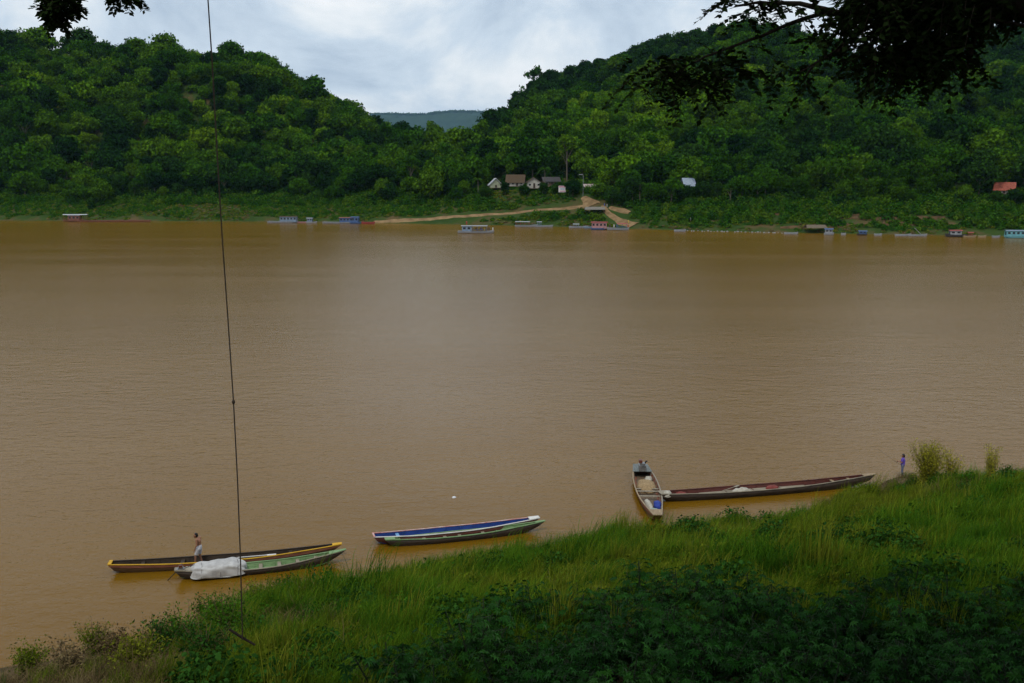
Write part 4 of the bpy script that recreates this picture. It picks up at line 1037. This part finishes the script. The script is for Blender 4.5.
# fisherman on the shore: purple shirt, rod held out to the left
fd = v(-.90, .42, -.08); fd /= np.linalg.norm(fd)
J = dict(pelvis=v(0, 0, .90), chest=v(0, 0, 1.24), neck=v(0, 0, 1.43), head=v(-.015, .005, 1.56),
         shl=v(-.08, -.17, 1.37), shr=v(.08, .17, 1.37), ell=v(-.16, -.22, 1.12), elr=v(-.02, .24, 1.10), wrl=v(-.37, -.05, 1.17), wrr=v(-.26, .16, 1.10),
         hipl=v(-.04, -.09, .87), hipr=v(.04, .09, .87), knl=v(-.06, -.10, .48), knr=v(.03, .11, .48), anl=v(-.04, -.11, .09), anr=v(.05, .12, .09), toe=v(-.88, .47, 0))
pf = near_hit(902, 476.5)
fm = empty('person', pf, 0); fm.scale = (1.0,) * 3; tag(fm, 'fisherman in a purple shirt standing at the water holding a rod', 'person')
link('body', remesh('body', person(1.7, J, M_skin, .016, fd), .013, M_skin), fm); H = J['head']
link('hair', remesh('hair', [(H + v(.015, -.005, .06), .105, H + v(.02, -.008, .055), .105), (H + v(.05, -.02, .0), .095, H + v(.05, -.02, -.05), .08)], .016, M_hair), fm)
face_bits(fm, H, fd, None)
M_purple = mat('purple_shirt', (.13, .075, .42), .85, (.09, .05, .30), 5, .3); M_trouser = mat('blue_grey_trousers', (.13, .14, .22), .85, (.09, .10, .16), 5, .3)
link('shirt', remesh('shirt', [(J['chest'], .162, J['pelvis'] + v(0, 0, .02), .150), (J['chest'] + v(0, 0, .05), .135, J['neck'] - v(0, 0, .03), .075)] + [(J['sh' + k], .078, J['sh' + k] * .35 + J['el' + k] * .65, .066) for k in 'lr'], .02, M_purple), fm)
link('trousers', remesh('trousers', [(J['pelvis'] - v(0, 0, .02), .143, J['pelvis'] - v(0, 0, .06), .138)] + [(J['hip' + k], .106, J['kn' + k], .078) for k in 'lr'] + [(J['kn' + k], .076, J['kn' + k] * .25 + J['an' + k] * .75, .066) for k in 'lr'], .02, M_trouser), fm)
rod = empty('fishing_rod', pf); tag(rod, 'thin fishing rod slanting up over the water from the fisherman', 'rod')
a0 = Vector((-.30, .10, 1.02)) * .93
MB().tube([a0 + Vector((.25, -.1, -.12)), a0, a0 + Vector((-.9, .35, .62)), a0 + Vector((-1.7, .7, 1.15))], [.013, .012, .009, .004], 5).build('blank', mat('rod_wood', (.12, .09, .05), .5), rod)

# far, small people share two bodies
fd = v(0, -1, 0)
J = dict(pelvis=v(0, 0, .93), chest=v(0, 0, 1.26), neck=v(0, 0, 1.44), head=v(0, -.01, 1.57), shl=v(-.18, 0, 1.38), shr=v(.18, 0, 1.38), ell=v(-.23, .02, 1.10), elr=v(.23, .02, 1.10),
         wrl=v(-.22, -.08, .86), wrr=v(.22, -.08, .86), hipl=v(-.1, 0, .88), hipr=v(.1, 0, .88), knl=v(-.11, -.02, .49), knr=v(.11, .02, .49), anl=v(-.11, 0, .09), anr=v(.11, .03, .09), toe=v(0, -1, 0))
FB = remesh('body', person(1.7, J, M_skin, .03, fd), .03, M_skin)
def shirt_me(m): return remesh('clothes', [(J['chest'], .165, J['pelvis'], .15)] + [(J['sh' + k], .08, J['el' + k], .06) for k in 'lr'] + [(J['hip' + k], .115, J['kn' + k] * .8 + J['an' + k] * .2, .08) for k in 'lr'], .035, m)
FHR = remesh('hair', [(J['head'] + v(0, .02, .06), .10, J['head'] + v(0, .04, .02), .095)], .03, M_hair)
CL = {k: shirt_me(mat(k + '_clothes', c, .85)) for k, c in dict(white=(.7, .7, .7), red=(.45, .06, .05), blue=(.06, .12, .4), dark=(.03, .03, .04), yellow=(.55, .42, .08)).items()}
def small_person(loc, rz, col, label):
    e_ = empty('person', loc, rz); link('body', FB, e_); link('clothes', CL[col], e_); link('hair', FHR, e_); tag(e_, label, 'person', None); return e_

# ------------------------------------------------------------------ boats along the far shore
M_pane = mat('dark_glass', (.02, .025, .03), .15, spec=.5)
def paint(n, c): return mat('paint_' + n, c, .55, tuple(x * .68 for x in c), 1.6, .1)
def far_boat(name, label, xa, xb, py, beam, hull, deck=None, cabins=(), free=.7, bow=.35, cat='boat', awn=None, group=None, flip=False):
    """hull from pixel xa (stern) to xb (bow) at waterline py; cabins: (t0, t1, height, wall, roof, style)"""
    A = onz(xa, py); B = onz(xb, py + .12); 
    if flip: A, B = B, A
    d = B - A; Ln = d.length; rz = math.atan2(d.y, d.x); e_ = empty(name, A, rz); tag(e_, label, cat, group)
    rings = []; top = []
    for t in np.linspace(0, 1, 13):
        w_ = beam / 2 * min(.8 + .2 * min(1, t / .2), .18 + .82 * math.sin(min((1 - t) / .4, 1) * math.pi / 2)); zg = free + bow * max(0, (t - .55) / .45) ** 2 + .12 * max(0, 1 - t / .25) ** 2
        zk = -.25 + (.25 + free * .5) * max(0, (t - .85) / .15) ** 1.5; x = t * Ln
        rings.append([Vector((x, a * w_, z)) for a, z in ((-.94, zg - .02), (-1, zg), (-.95, (zg + zk) / 2), (-.65, zk), (.65, zk), (.95, (zg + zk) / 2), (1, zg), (.94, zg - .02))]); top.append((x, w_ * .94, zg - .10))
    h = MB().loft([list(reversed(r)) for r in rings], closed=False); rr = rings[0]; h.add(rr, [tuple(range(8))]); rr = rings[-1]; h.add(rr, [tuple(range(7, -1, -1))])
    h.build('hull', hull, e_)
    MB().loft([[Vector((x, w_, z)), Vector((x, -w_, z))] for x, w_, z in top], closed=False).build('deck', deck or MATS['grey_wood'], e_)
    for s_ in (-1, 1):
        MB().tube([(x, s_ * (w_ / .94 + .02), z + .13) for x, w_, z in top], .05, 4).build('gunwale', hull, e_)
    for (t0, t1, hh, wm, rm, style) in cabins:
        x0, x1 = t0 * Ln, t1 * Ln; cx = (x0 + x1) / 2; lx = x1 - x0; wy = beam * .72; z0 = free - .12
        if style == 'house':
            c = MB().box((cx, 0, z0 + hh / 2), (lx, wy, hh)).build('cabin', wm, e_)
            n = max(2, int(lx / 1.3))
            for k in range(n):
                for s_ in (-1, 1):
                    MB().box((x0 + lx * (k + .5) / n, s_ * (wy / 2 + .008), z0 + hh * .62), (lx / n * .55, .03, hh * .36)).build('window', M_pane, c)
            MB().box((cx + lx / 2 + .01, 0, z0 + hh * .45), (.03, .7, hh * .8)).build('door', M_pane, c)
        else:   # open deck under posts
            n = max(2, int(lx / 1.6)); c = None
            for k in range(n + 1):
                for s_ in (-1, 1): MB().box((x0 + lx * k / n, s_ * wy / 2, z0 + hh / 2), (.09, .09, hh)).build('post', wm, e_)
            for s_ in (-1, 1): MB().box((cx, s_ * wy / 2, z0 + .75), (lx, .05, .08)).build('rail', wm, e_)
        r_ = MB()
        rings = [[Vector((x, a * (wy / 2 + .22), z0 + hh + .02 + (1 - a * a) * .24)) for a in (-1, -.6, 0, .6, 1)] + [Vector((x, a * (wy / 2 + .22), z0 + hh - .03 + (1 - a * a) * .24)) for a in (1, .6, 0, -.6, -1)] for x in (x0 - .35, x1 + .35)]
        r_.loft(rings, closed=True, caps=True).build('roof', rm, e_)
    return e_, Ln
Pw = paint('white', (.30, .31, .33)); Pbl = paint('blue', (.07, .13, .28)); Plb = paint('pale_blue', (.20, .27, .36)); Prd = paint('red', (.30, .05, .045)); Ptl = paint('teal', (.16, .40, .44))
Pgr = paint('grey', (.28, .30, .33)); Pdk = paint('dark', (.05, .045, .045)); Prust = paint('rust', (.22, .09, .06)); Ppk = paint('pink', (.42, .22, .22)); Ptan = paint('tan', (.36, .27, .16))
Tin = mat('tin_roof', (.55, .57, .60), .5, (.40, .41, .43), 3, .2, metal=.2); Thatch = mat('thatch', (.095, .064, .036), .95, (.05, .034, .02), 4, .6); RedTile = mat('red_roof', (.34, .09, .05), .8, (.18, .045, .03), 2, .4)
far_boat('houseboat', 'dark red houseboat with white roof by the far left bank', 150, 63, 221.6, 2.6, Prust, None, [(.72, .98, 2.6, Prust, Tin, 'post'), (.80, .93, 2.3, Prust, Tin, 'house')], .55, .1, 'boat')
far_boat('houseboat', 'pale blue cabin boat with long white hull by the far bank', 268, 298, 222.8, 2.8, Pw, None, [(.42, .97, 2.2, Plb, Thatch, 'house')], .6, .3)
far_boat('raft', 'low pinkish raft between the two blue-walled boats', 297, 309, 222.8, 2.4, Ppk, None, [], .4, .05, 'raft')
far_boat('cabin_boat', 'small boat with blue-grey cabin beside the pinkish raft', 306, 317, 222.9, 1.8, Pw, None, [(.15, .6, 1.6, Plb, Pgr, 'house')], .5, .3)
far_boat('houseboat', 'brown-roofed houseboat at the foot of the sandy path', 323, 356, 223.4, 2.8, Pw, None, [(.52, .92, 2.0, Pbl, Prust, 'house')], .55, .3)
far_boat('cabin_boat', 'bright blue tarp-roofed boat beside the brown-roofed houseboat', 351, 361, 223.5, 2.4, Pbl, None, [(.1, .8, 2.3, Pbl, Pbl, 'house')], .5, .2)
far_boat('open_boat', 'dark red open boat drawn up at the path end', 362, 375, 223.8, 1.6, Prd, None, [], .7, .3)
fe, fl_ = far_boat('ferry', 'blue and white passenger ferry out on the river', 458, 494, 233, 3.4, Pw, Pgr, [(.12, .38, 2.0, Plb, Pgr, 'house'), (.42, .80, 2.0, Pbl, Pgr, 'post')], .65, .3)
bpy.context.view_layer.update()
for x, y, c, lab in ((6.6, -.6, 'dark', 'person in dark clothes at the front rail of the river ferry'), (8.2, .2, 'blue', 'person in blue amid the river ferry deck'), (9.6, -.5, 'yellow', 'person in yellow amid the river ferry deck'), (11.2, 0, 'dark', 'person in dark clothes near the river ferry bow'), (12.6, -.4, 'white', 'person in white at the river ferry bow')):
    small_person(fe.matrix_world @ Vector((x, y, .57)), rng.uniform(0, 6), c, lab)
for k, (x, y, c, nm) in enumerate(((3.1, .3, 'red', 'red clothes standing on the cabin roof'), (4.9, -.5, 'white', 'white clothes beside the ferry cabin'))):
    small_person(fe.matrix_world @ Vector((x, y, 2.72 if k == 0 else .57)), rng.uniform(0, 6), c, 'person in %s of the river ferry' % nm if k == 0 else 'person in white clothes beside the river ferry cabin')
far_boat('passenger_boat', 'white and red passenger boat below the sandy path', 515, 538, 226.8, 2.4, Pw, None, [(.05, .62, 1.5, Prd, Pw, 'post')], .6, .4)
far_boat('open_boat', 'low grey boat right of the white and red boat', 536, 553, 226.9, 1.8, Pgr, None, [(.1, .3, 1.5, Plb, Pgr, 'post')], .55, .3)
far_boat('open_boat', 'slim white boat left of the red and white landing boat', 569, 588, 227.9, 1.8, Pw, None, [(.25, .5, 1.0, Plb, Pw, 'post')], .55, .3)
far_boat('open_boat', 'small pale blue boat tight beside the landing boat', 584, 593, 228.2, 1.6, Plb, None, [], .55, .3)
lb, ll_ = far_boat('ferry', 'red, white and blue cabin boat at the dirt landing', 591, 607, 229.6, 3.2, Pbl, Pgr, [(.05, .98, 2.3, Ppk, Prd, 'house')], .6, .2)
fb, fl2 = far_boat('ferry', 'open white ferry with people at the dirt landing', 607, 629, 230, 3.2, Pw, Pgr, [(.5, .88, 1.8, Pbl, Prd, 'post')], .7, .3)
bpy.context.view_layer.update()
for x, y, c, lab in ((1.0, .2, 'dark', 'person in dark clothes at the stern of the open white ferry'), (2.6, -.5, 'white', 'person in white at the middle of the open white ferry'), (3.7, .4, 'blue', 'person in blue on the open white ferry'), (7.9, 0, 'red', 'person in red at the bow of the open white ferry')):
    small_person(fb.matrix_world @ Vector((x, y, .62)), rng.uniform(0, 6), c, lab)
for px, py, c, lab in ((604.5, 207.5, 'blue', 'person in blue beside the grey awning on the landing'), (607, 208.2, 'white', 'person in white on the landing path'), (690.5, 222, 'white', 'person in white on the grassy right bank'), (628.5, 224.5, 'yellow', 'person in yellow walking down to the landing')):
    small_person(far_hit(px, py) + Vector((0, 0, .2)), rng.uniform(0, 6), c, lab)
# right-hand shore
far_boat('open_boat', 'white boat with heaped nets at the left of the float line', 674, 686, 231.6, 1.8, Pw, None, [], .6, .3)
far_boat('open_boat', 'low white boat just left of the thatched shelter', 784, 798, 234.2, 1.6, Pw, None, [], .5, .3)
far_boat('open_boat', 'blue-covered white boat right of the thatched shelter', 824, 834, 234.8, 2.2, Pw, None, [(.1, .8, 1.5, Pw, Pbl, 'house')], .6, .3)
far_boat('open_boat', 'tiny white boat right of the blue-covered boat', 841, 846, 235, 1.4, Pw, None, [], .6, .2)
far_boat('open_boat', 'dark blue tarp boat moored below bare brown bank', 857, 867, 235.2, 1.8, Pdk, None, [(.2, .9, 1.0, Pbl, Pbl, 'house')], .5, .3)
far_boat('open_boat', 'small white canoe between dark blue tarp boat and white pair', 874, 882, 235.5, 1.4, Pw, None, [], .5, .3)
far_boat('open_boat', 'long thin white boat left of the leaning plank', 895, 911, 236, 1.5, Pw, None, [], .5, .3)
far_boat('open_boat', 'white boat under the white leaning plank', 908, 927, 236.2, 1.7, Pw, None, [], .5, .3)
pl = MB().box((0, 0, 0), (3.6, .5, .12), ry=R(42)).build('plank', Pw); p = onz(918, 236.2); pl.location = (p.x, p.y, 1.55); tag(pl, 'white plank leaning up out of a white boat', 'plank')
far_boat('cabin_boat', 'dark hulled boat with white side and red roof on the right', 945, 967, 236.9, 2.6, Pdk, None, [(.3, .8, 1.5, Pw, Prd, 'house')], .75, .4, flip=True)
far_boat('open_boat', 'small tan boat right of the dark hulled boat', 963, 976, 237.3, 1.7, Ptan, None, [(.4, .7, 1.2, Prd, Prd, 'post')], .5, .3)
far_boat('open_boat', 'narrow white canoe between the tan boat and teal boat', 978, 986, 237.5, 1.4, Ptan, None, [], .5, .3)
far_boat('open_boat', 'low white skiff beside the teal cabin boat', 992, 1000, 237.6, 1.4, Pw, None, [], .5, .3)
far_boat('houseboat', 'teal cabin boat at the right edge of the view', 1004, 1032, 238, 2.8, Ptl, None, [(.14, .95, 1.9, Ptl, Plb, 'house')], .65, .3, flip=True)
# line of white floats
FL = [blob('float', Pw, 1.1, .6, .34, 30, 10, 10, .03), blob('float', Pw, .7, .55, .3, 31, 10, 10, .03)]
k = 0; px = 676.0
while px < 800:
    if not (729 < px < 733) and not 782 < px < 799:
        p = onz(px, 230.35 + (px - 676) * .0235 + rng.uniform(-.1, .5)); o = link('float', FL[k % 2]); o.location = (p.x, p.y, .02); o.rotation_euler = (0, 0, rng.uniform(-.4, .4)); s_ = float(rng.uniform(.4, .9)); o.scale = (s_,) * 3
        tag(o, 'white float bobbing in the line along the right far shore', 'float', 'floats along the far shore'); k += 1
    px += rng.uniform(1.8, 4.4)

# ------------------------------------------------------------------ houses above the landing
def house(name, label, px, py, w_, dpt, hw, hr, wall, roof, stilt=0.0, rz=0.0, gable_front=False, win=3, cat='house', s_extra=0.0, sd=38):
    """px,py = base centre of the front wall in the view; ridge along local x unless gable_front."""
    p = at(px, py, 445)
    for _ in range(6): p = at(px, py, float(far_shore(p.x)) + sd)
    p.y += s_extra
    zt = float(far_h(p.x, p.y)); zw = max(zt, at(px, py, p.y).z); e_ = empty(name, (p.x, p.y, zw), rz); tag(e_, label, cat)
    wl = MB(); y0 = 0; y1 = dpt
    if gable_front:
        prof = [(-w_ / 2, 0), (w_ / 2, 0), (w_ / 2, hw), (0, hw + hr * .93), (-w_ / 2, hw)]
        wl.loft([[Vector((x, y, z)) for x, z in prof] for y in (y0, y1)], caps=True)
    else:
        prof = [(0, 0), (dpt, 0), (dpt, hw), (dpt / 2, hw + hr * .93), (0, hw)]
        wl.loft([[Vector((x, y, z)) for y, z in prof] for x in (-w_ / 2, w_ / 2)], caps=True)
    wm = wl.build('wall', wall, e_)
    ov = .6; r_ = MB()
    for sgn in (-1, 1):
        if gable_front:
            ed = Vector((sgn * (w_ / 2 + ov), 0, hw - hr * ov / (w_ / 2))); rg = Vector((0, 0, hw + hr)); a, b_ = Vector((0, -ov, 0)), Vector((0, dpt + ov, 0))
        else:
            ed = Vector((0, (-ov if sgn < 0 else dpt + ov), hw - hr * ov / (dpt / 2))); rg = Vector((0, dpt / 2, hw + hr)); a, b_ = Vector((-w_ / 2 - ov, 0, 0)), Vector((w_ / 2 + ov, 0, 0))
        q = [ed + a, ed + b_, rg + b_, rg + a]; up = Vector((0, 0, .14))
        MB().add(q + [x + up for x in q], [(0, 1, 2, 3), (7, 6, 5, 4), (0, 4, 5, 1), (1, 5, 6, 2), (2, 6, 7, 3), (3, 7, 4, 0)]).build('roof_slope', roof, e_)
    for k in range(win):
        x = -w_ / 2 + w_ * (k + .5) / win
        if k == win // 2: MB().box((x, -.03, hw * .40), (.9, .06, hw * .78)).build('door', W_dark, e_)
        else:
            f = MB().box((x, -.03, hw * .55), (min(1.2, w_ / win * .6), .06, hw * .42)).build('window', P_white, e_)
            MB().box((x, -.07, hw * .55), (min(1.0, w_ / win * .5), .03, hw * .34)).build('pane', M_pane, f)
    if zw - zt > .3 or stilt:
        n = max(2, int(w_ / 2.2))
        for k in range(n + 1):
            for y in (.2, dpt - .2):
                x = -w_ / 2 + .15 + (w_ - .3) * k / n; zg = float(far_h(p.x + x, p.y + y)) - zw - .4
                if zg < -.2: MB().box((x, y, zg / 2 - .02), (.2, .2, -zg - .04)).build('stilt', W_dark, e_)
        MB().box((0, -.7, -.12), (w_ + .4, 1.6, .12)).build('veranda', W_grey, e_)
    return e_
PlW = mat('plaster', (.46, .44, .39), .85, (.28, .26, .22), 1.2, .2); PlG = mat('pale_green_wall', (.34, .36, .25), .85, (.22, .24, .16), 1.2, .2); WdW = wood('plank_wall', (.14, .10, .065))
house('bungalow', 'pale gable-fronted hut at the left of the house row', 496, 187.5, 5.4, 5, 1.4, 2.6, PlG, Tin, rz=.15, gable_front=True, win=1)
house('thatched_house', 'brown thatched house with pale walls in the house row', 515, 186, 7.6, 6, 1.9, 3.0, PlW, Thatch, win=4, rz=-.12, sd=41)
house('stilt_house', 'white gable-fronted house on stilts with veranda above the bank', 534, 188, 5.6, 5, 2.6, 1.9, PlW, Thatch, stilt=2, win=3, s_extra=-4, gable_front=True, rz=.06)
house('wooden_house', 'dark wooden house right of the white stilt house', 552, 186, 7.0, 5, 2.2, 1.6, WdW, Pdk, win=3, sd=43, rz=.22)
house('shed', 'low shed with pale tin roof above the bend of the path', 593, 191, 6.5, 5, 1.6, 1.2, WdW, mat('faded_roof', (.40, .33, .30), .7, (.26, .2, .18), 1.5), rz=.12, win=2, cat='shed')
house('tin_roofed_house', 'house with bright blue-grey roof alone among trees', 690, 189, 4.2, 5, 1.4, 2.9, WdW, mat('bluish_tin', (.30, .36, .43), .6, (.2, .24, .29), 2, .2), win=2, rz=.2)
house('red_roofed_house', 'house with bright red roof near the right edge', 1004, 193.5, 6.4, 5, 1.6, 2.4, PlW, RedTile, rz=-.5, win=3)
house('wooden_house', 'small brown hut in shade left of the house row', 431, 187, 7, 5, 2.2, 1.4, Ptan, Thatch, win=2)
def shelter(label, px, py, w_, d_, hh, m, tilt=.12):
    p = far_hit(px, py); e_ = empty('shelter', p); tag(e_, label, 'shelter')
    for sx in (-1, 1):
        for sy in (-1, 1):
            x, y = sx * w_ * .45, sy * d_ * .45; zg = float(far_h(p.x + x, p.y + y)) - p.z - .3; MB().box((x, y, (hh + zg) / 2), (.14, .14, hh - zg)).build('post', W_dark, e_)
    for sgn in (-1, 1):
        b = MB(); q = [Vector((-w_ / 2, sgn * d_ * .6, hh)), Vector((w_ / 2, sgn * d_ * .6, hh)), Vector((w_ / 2 - .3, 0, hh + 1.0)), Vector((-w_ / 2 + .5, 0, hh + 1.0))]; up = Vector((0, 0, .08))
        b.add(q + [x + up for x in q], [(0, 1, 2, 3), (7, 6, 5, 4), (0, 4, 5, 1), (1, 5, 6, 2), (2, 6, 7, 3), (3, 7, 4, 0)]).build('roof_slope', m, e_)
shelter('grey awning shelter beside the dirt landing', 594.5, 214, 8.5, 4, 1.8, mat('grey_awning', (.20, .185, .155), .8, (.12, .11, .09), 2))
shelter('thatched open shelter low on the right bank', 815, 232.5, 7.5, 4, 1.7, mat('dry_thatch', (.15, .12, .08), .9, (.09, .07, .045), 4, .5))
# sign above the path and a lamp post
p = far_hit(562, 196); sg = empty('sign_board', p); tag(sg, 'white and pink sign board on posts above the path', 'sign')
zz = at(562, 189, p.y).z - p.z
for sx in (-1, 1): MB().box((sx * 1.1, .06, zz / 2), (.12, .10, zz + 1)).build('post', W_dark, sg)
bd = MB().box((0, 0, zz), (3.0, .08, 2.7)).build('panel', P_white, sg)
MB().box((0, -.055, zz + .95), (2.8, .03, .6)).box((.2, -.055, zz - .95), (2.2, .03, .35)).build('pink_band', mat('pink_print', (.62, .30, .36), .6), bd)
MB().box((.1, -.056, zz + .05), (1.7, .03, .8)).build('grey_print', mat('grey_print', (.45, .5, .6), .6), bd)
p = far_hit(583, 197); q = at(581, 175, p.y); lp = empty('lamp_post', p); tag(lp, 'lamp post with white shade above the bend of the path', 'lamp')
MB().tube([(0, 0, -.5), (0, 0, q.z - p.z)], .08, 6).build('pole', Pgr, lp); MB().tube([(0, 0, q.z - p.z), (-.8, -.3, q.z - p.z + .2)], .05, 6).build('arm', Pgr, lp)
MB().box((-1.1, -.4, q.z - p.z + .18), (1.5, .7, .3)).build('lamp_head', Pw, lp)

# trees and palms around the houses
for i, (px, py, v_, k) in enumerate(((486, 199, 5, .50), (505, 196, 6, .52), (524, 196, 5, .44), (543, 196, 6, .5), (557, 194, 5, .46), (573, 197, 5, .62), (600, 198, 0, .6), (612, 205, 5, .55), (621, 207, 6, .5), (702, 202, 5, .7), (683, 203, 5, .62), (996, 206, 5, .5), (1015, 206, 5, .55))):
    p = far_hit(px, py); e_ = empty('forest_tree', p - Vector((0, 0, 1.2)), i * 1.1); e_.scale = (k, k, k * .9); link('trunk', TREES[v_][0], e_); link('crown', TREES[v_][1], e_)
    tag(e_, 'small dark tree ' + ('left of the pale gable hut', 'between the gable hut and thatched house', 'in front of the thatched house', 'right of the white stilt house', 'in front of the dark wooden house', 'right of the sign board', 'right of the lamp post', 'above the grey awning', 'right above the dirt landing', 'right of the blue-grey roof', 'left of the blue-grey roof', 'left of the red-roofed house', 'right of the red-roofed house')[i], 'tree')
M_palm = leaf_mat('palm_fronds', (.03, .085, .008), (.04, .10, .009), (.05, .115, .010), .2)
def palm_meshes(seed):
    g = random.Random(seed); f = MB(); T_ = []
    tr = MB().tube([(0, 0, -.5), (.2, 0, 4), (.1, .1, 8.2)], [.22, .17, .13], 7).mesh('trunk', M_palebark)
    for k in range(20):
        a = k * 2.4; el = g.uniform(-.25, 1.1); ln = g.uniform(2.6, 3.4); d = Vector((math.cos(a), math.sin(a), 0)); sd_ = Vector((-d.y, d.x, 0))
        for j in range(14):
            t = (j + 1) / 14; c = Vector((.1, .1, 8.2)) + d * ln * t * math.cos(el * .8) + Vector((0, 0, ln * (math.sin(el) * t - .75 * t * t)))
            for s_ in (-1, 1):
                tip = c + sd_ * s_ * .75 * (1 - .6 * t) + d * .3 - Vector((0, 0, .35)); i = len(f.v); f.add([c, c + d * .16, tip], [(0, 1, 2)]); T_ += [g.random()] * 3
    return tr, np_mesh('fronds', f.v, f.f, M_palm, False, T_)
for i, (px, py, k, lab) in enumerate(((467, 192, 1.25, 'palm tree standing left of the house row'), (478, 196, .9, 'shorter palm beside the pale gable hut'), (545, 192, 1.2, 'palm tree rising behind the white stilt house'), (640, 204, 1.0, 'palm tree right of the dirt landing'))):
    tr, fr = palm_meshes(i); p = far_hit(px, py); e_ = empty('palm_tree', p, i); e_.scale = (k,) * 3; link('trunk', tr, e_); tag(link('fronds', fr, e_), kind='stuff'); tag(e_, lab, 'palm')

# ------------------------------------------------------------------ river haze
hz = MB().box((0, 6100, 390), (15000, 13400, 796)).build('haze', None)
hm = bpy.data.materials.new('haze_air'); hm.use_nodes = True; ht = hm.node_tree; ht.nodes.clear()
ho = ht.nodes.new('ShaderNodeOutputMaterial'); hv = ht.nodes.new('ShaderNodeVolumePrincipled')
hv.inputs['Color'].default_value = (.42, .70, 1.0, 1); hv.inputs['Density'].default_value = 0.000024
ht.links.new(hv.outputs[0], ho.inputs['Volume']); hz.data.materials.append(hm); tag(hz, kind='stuff')
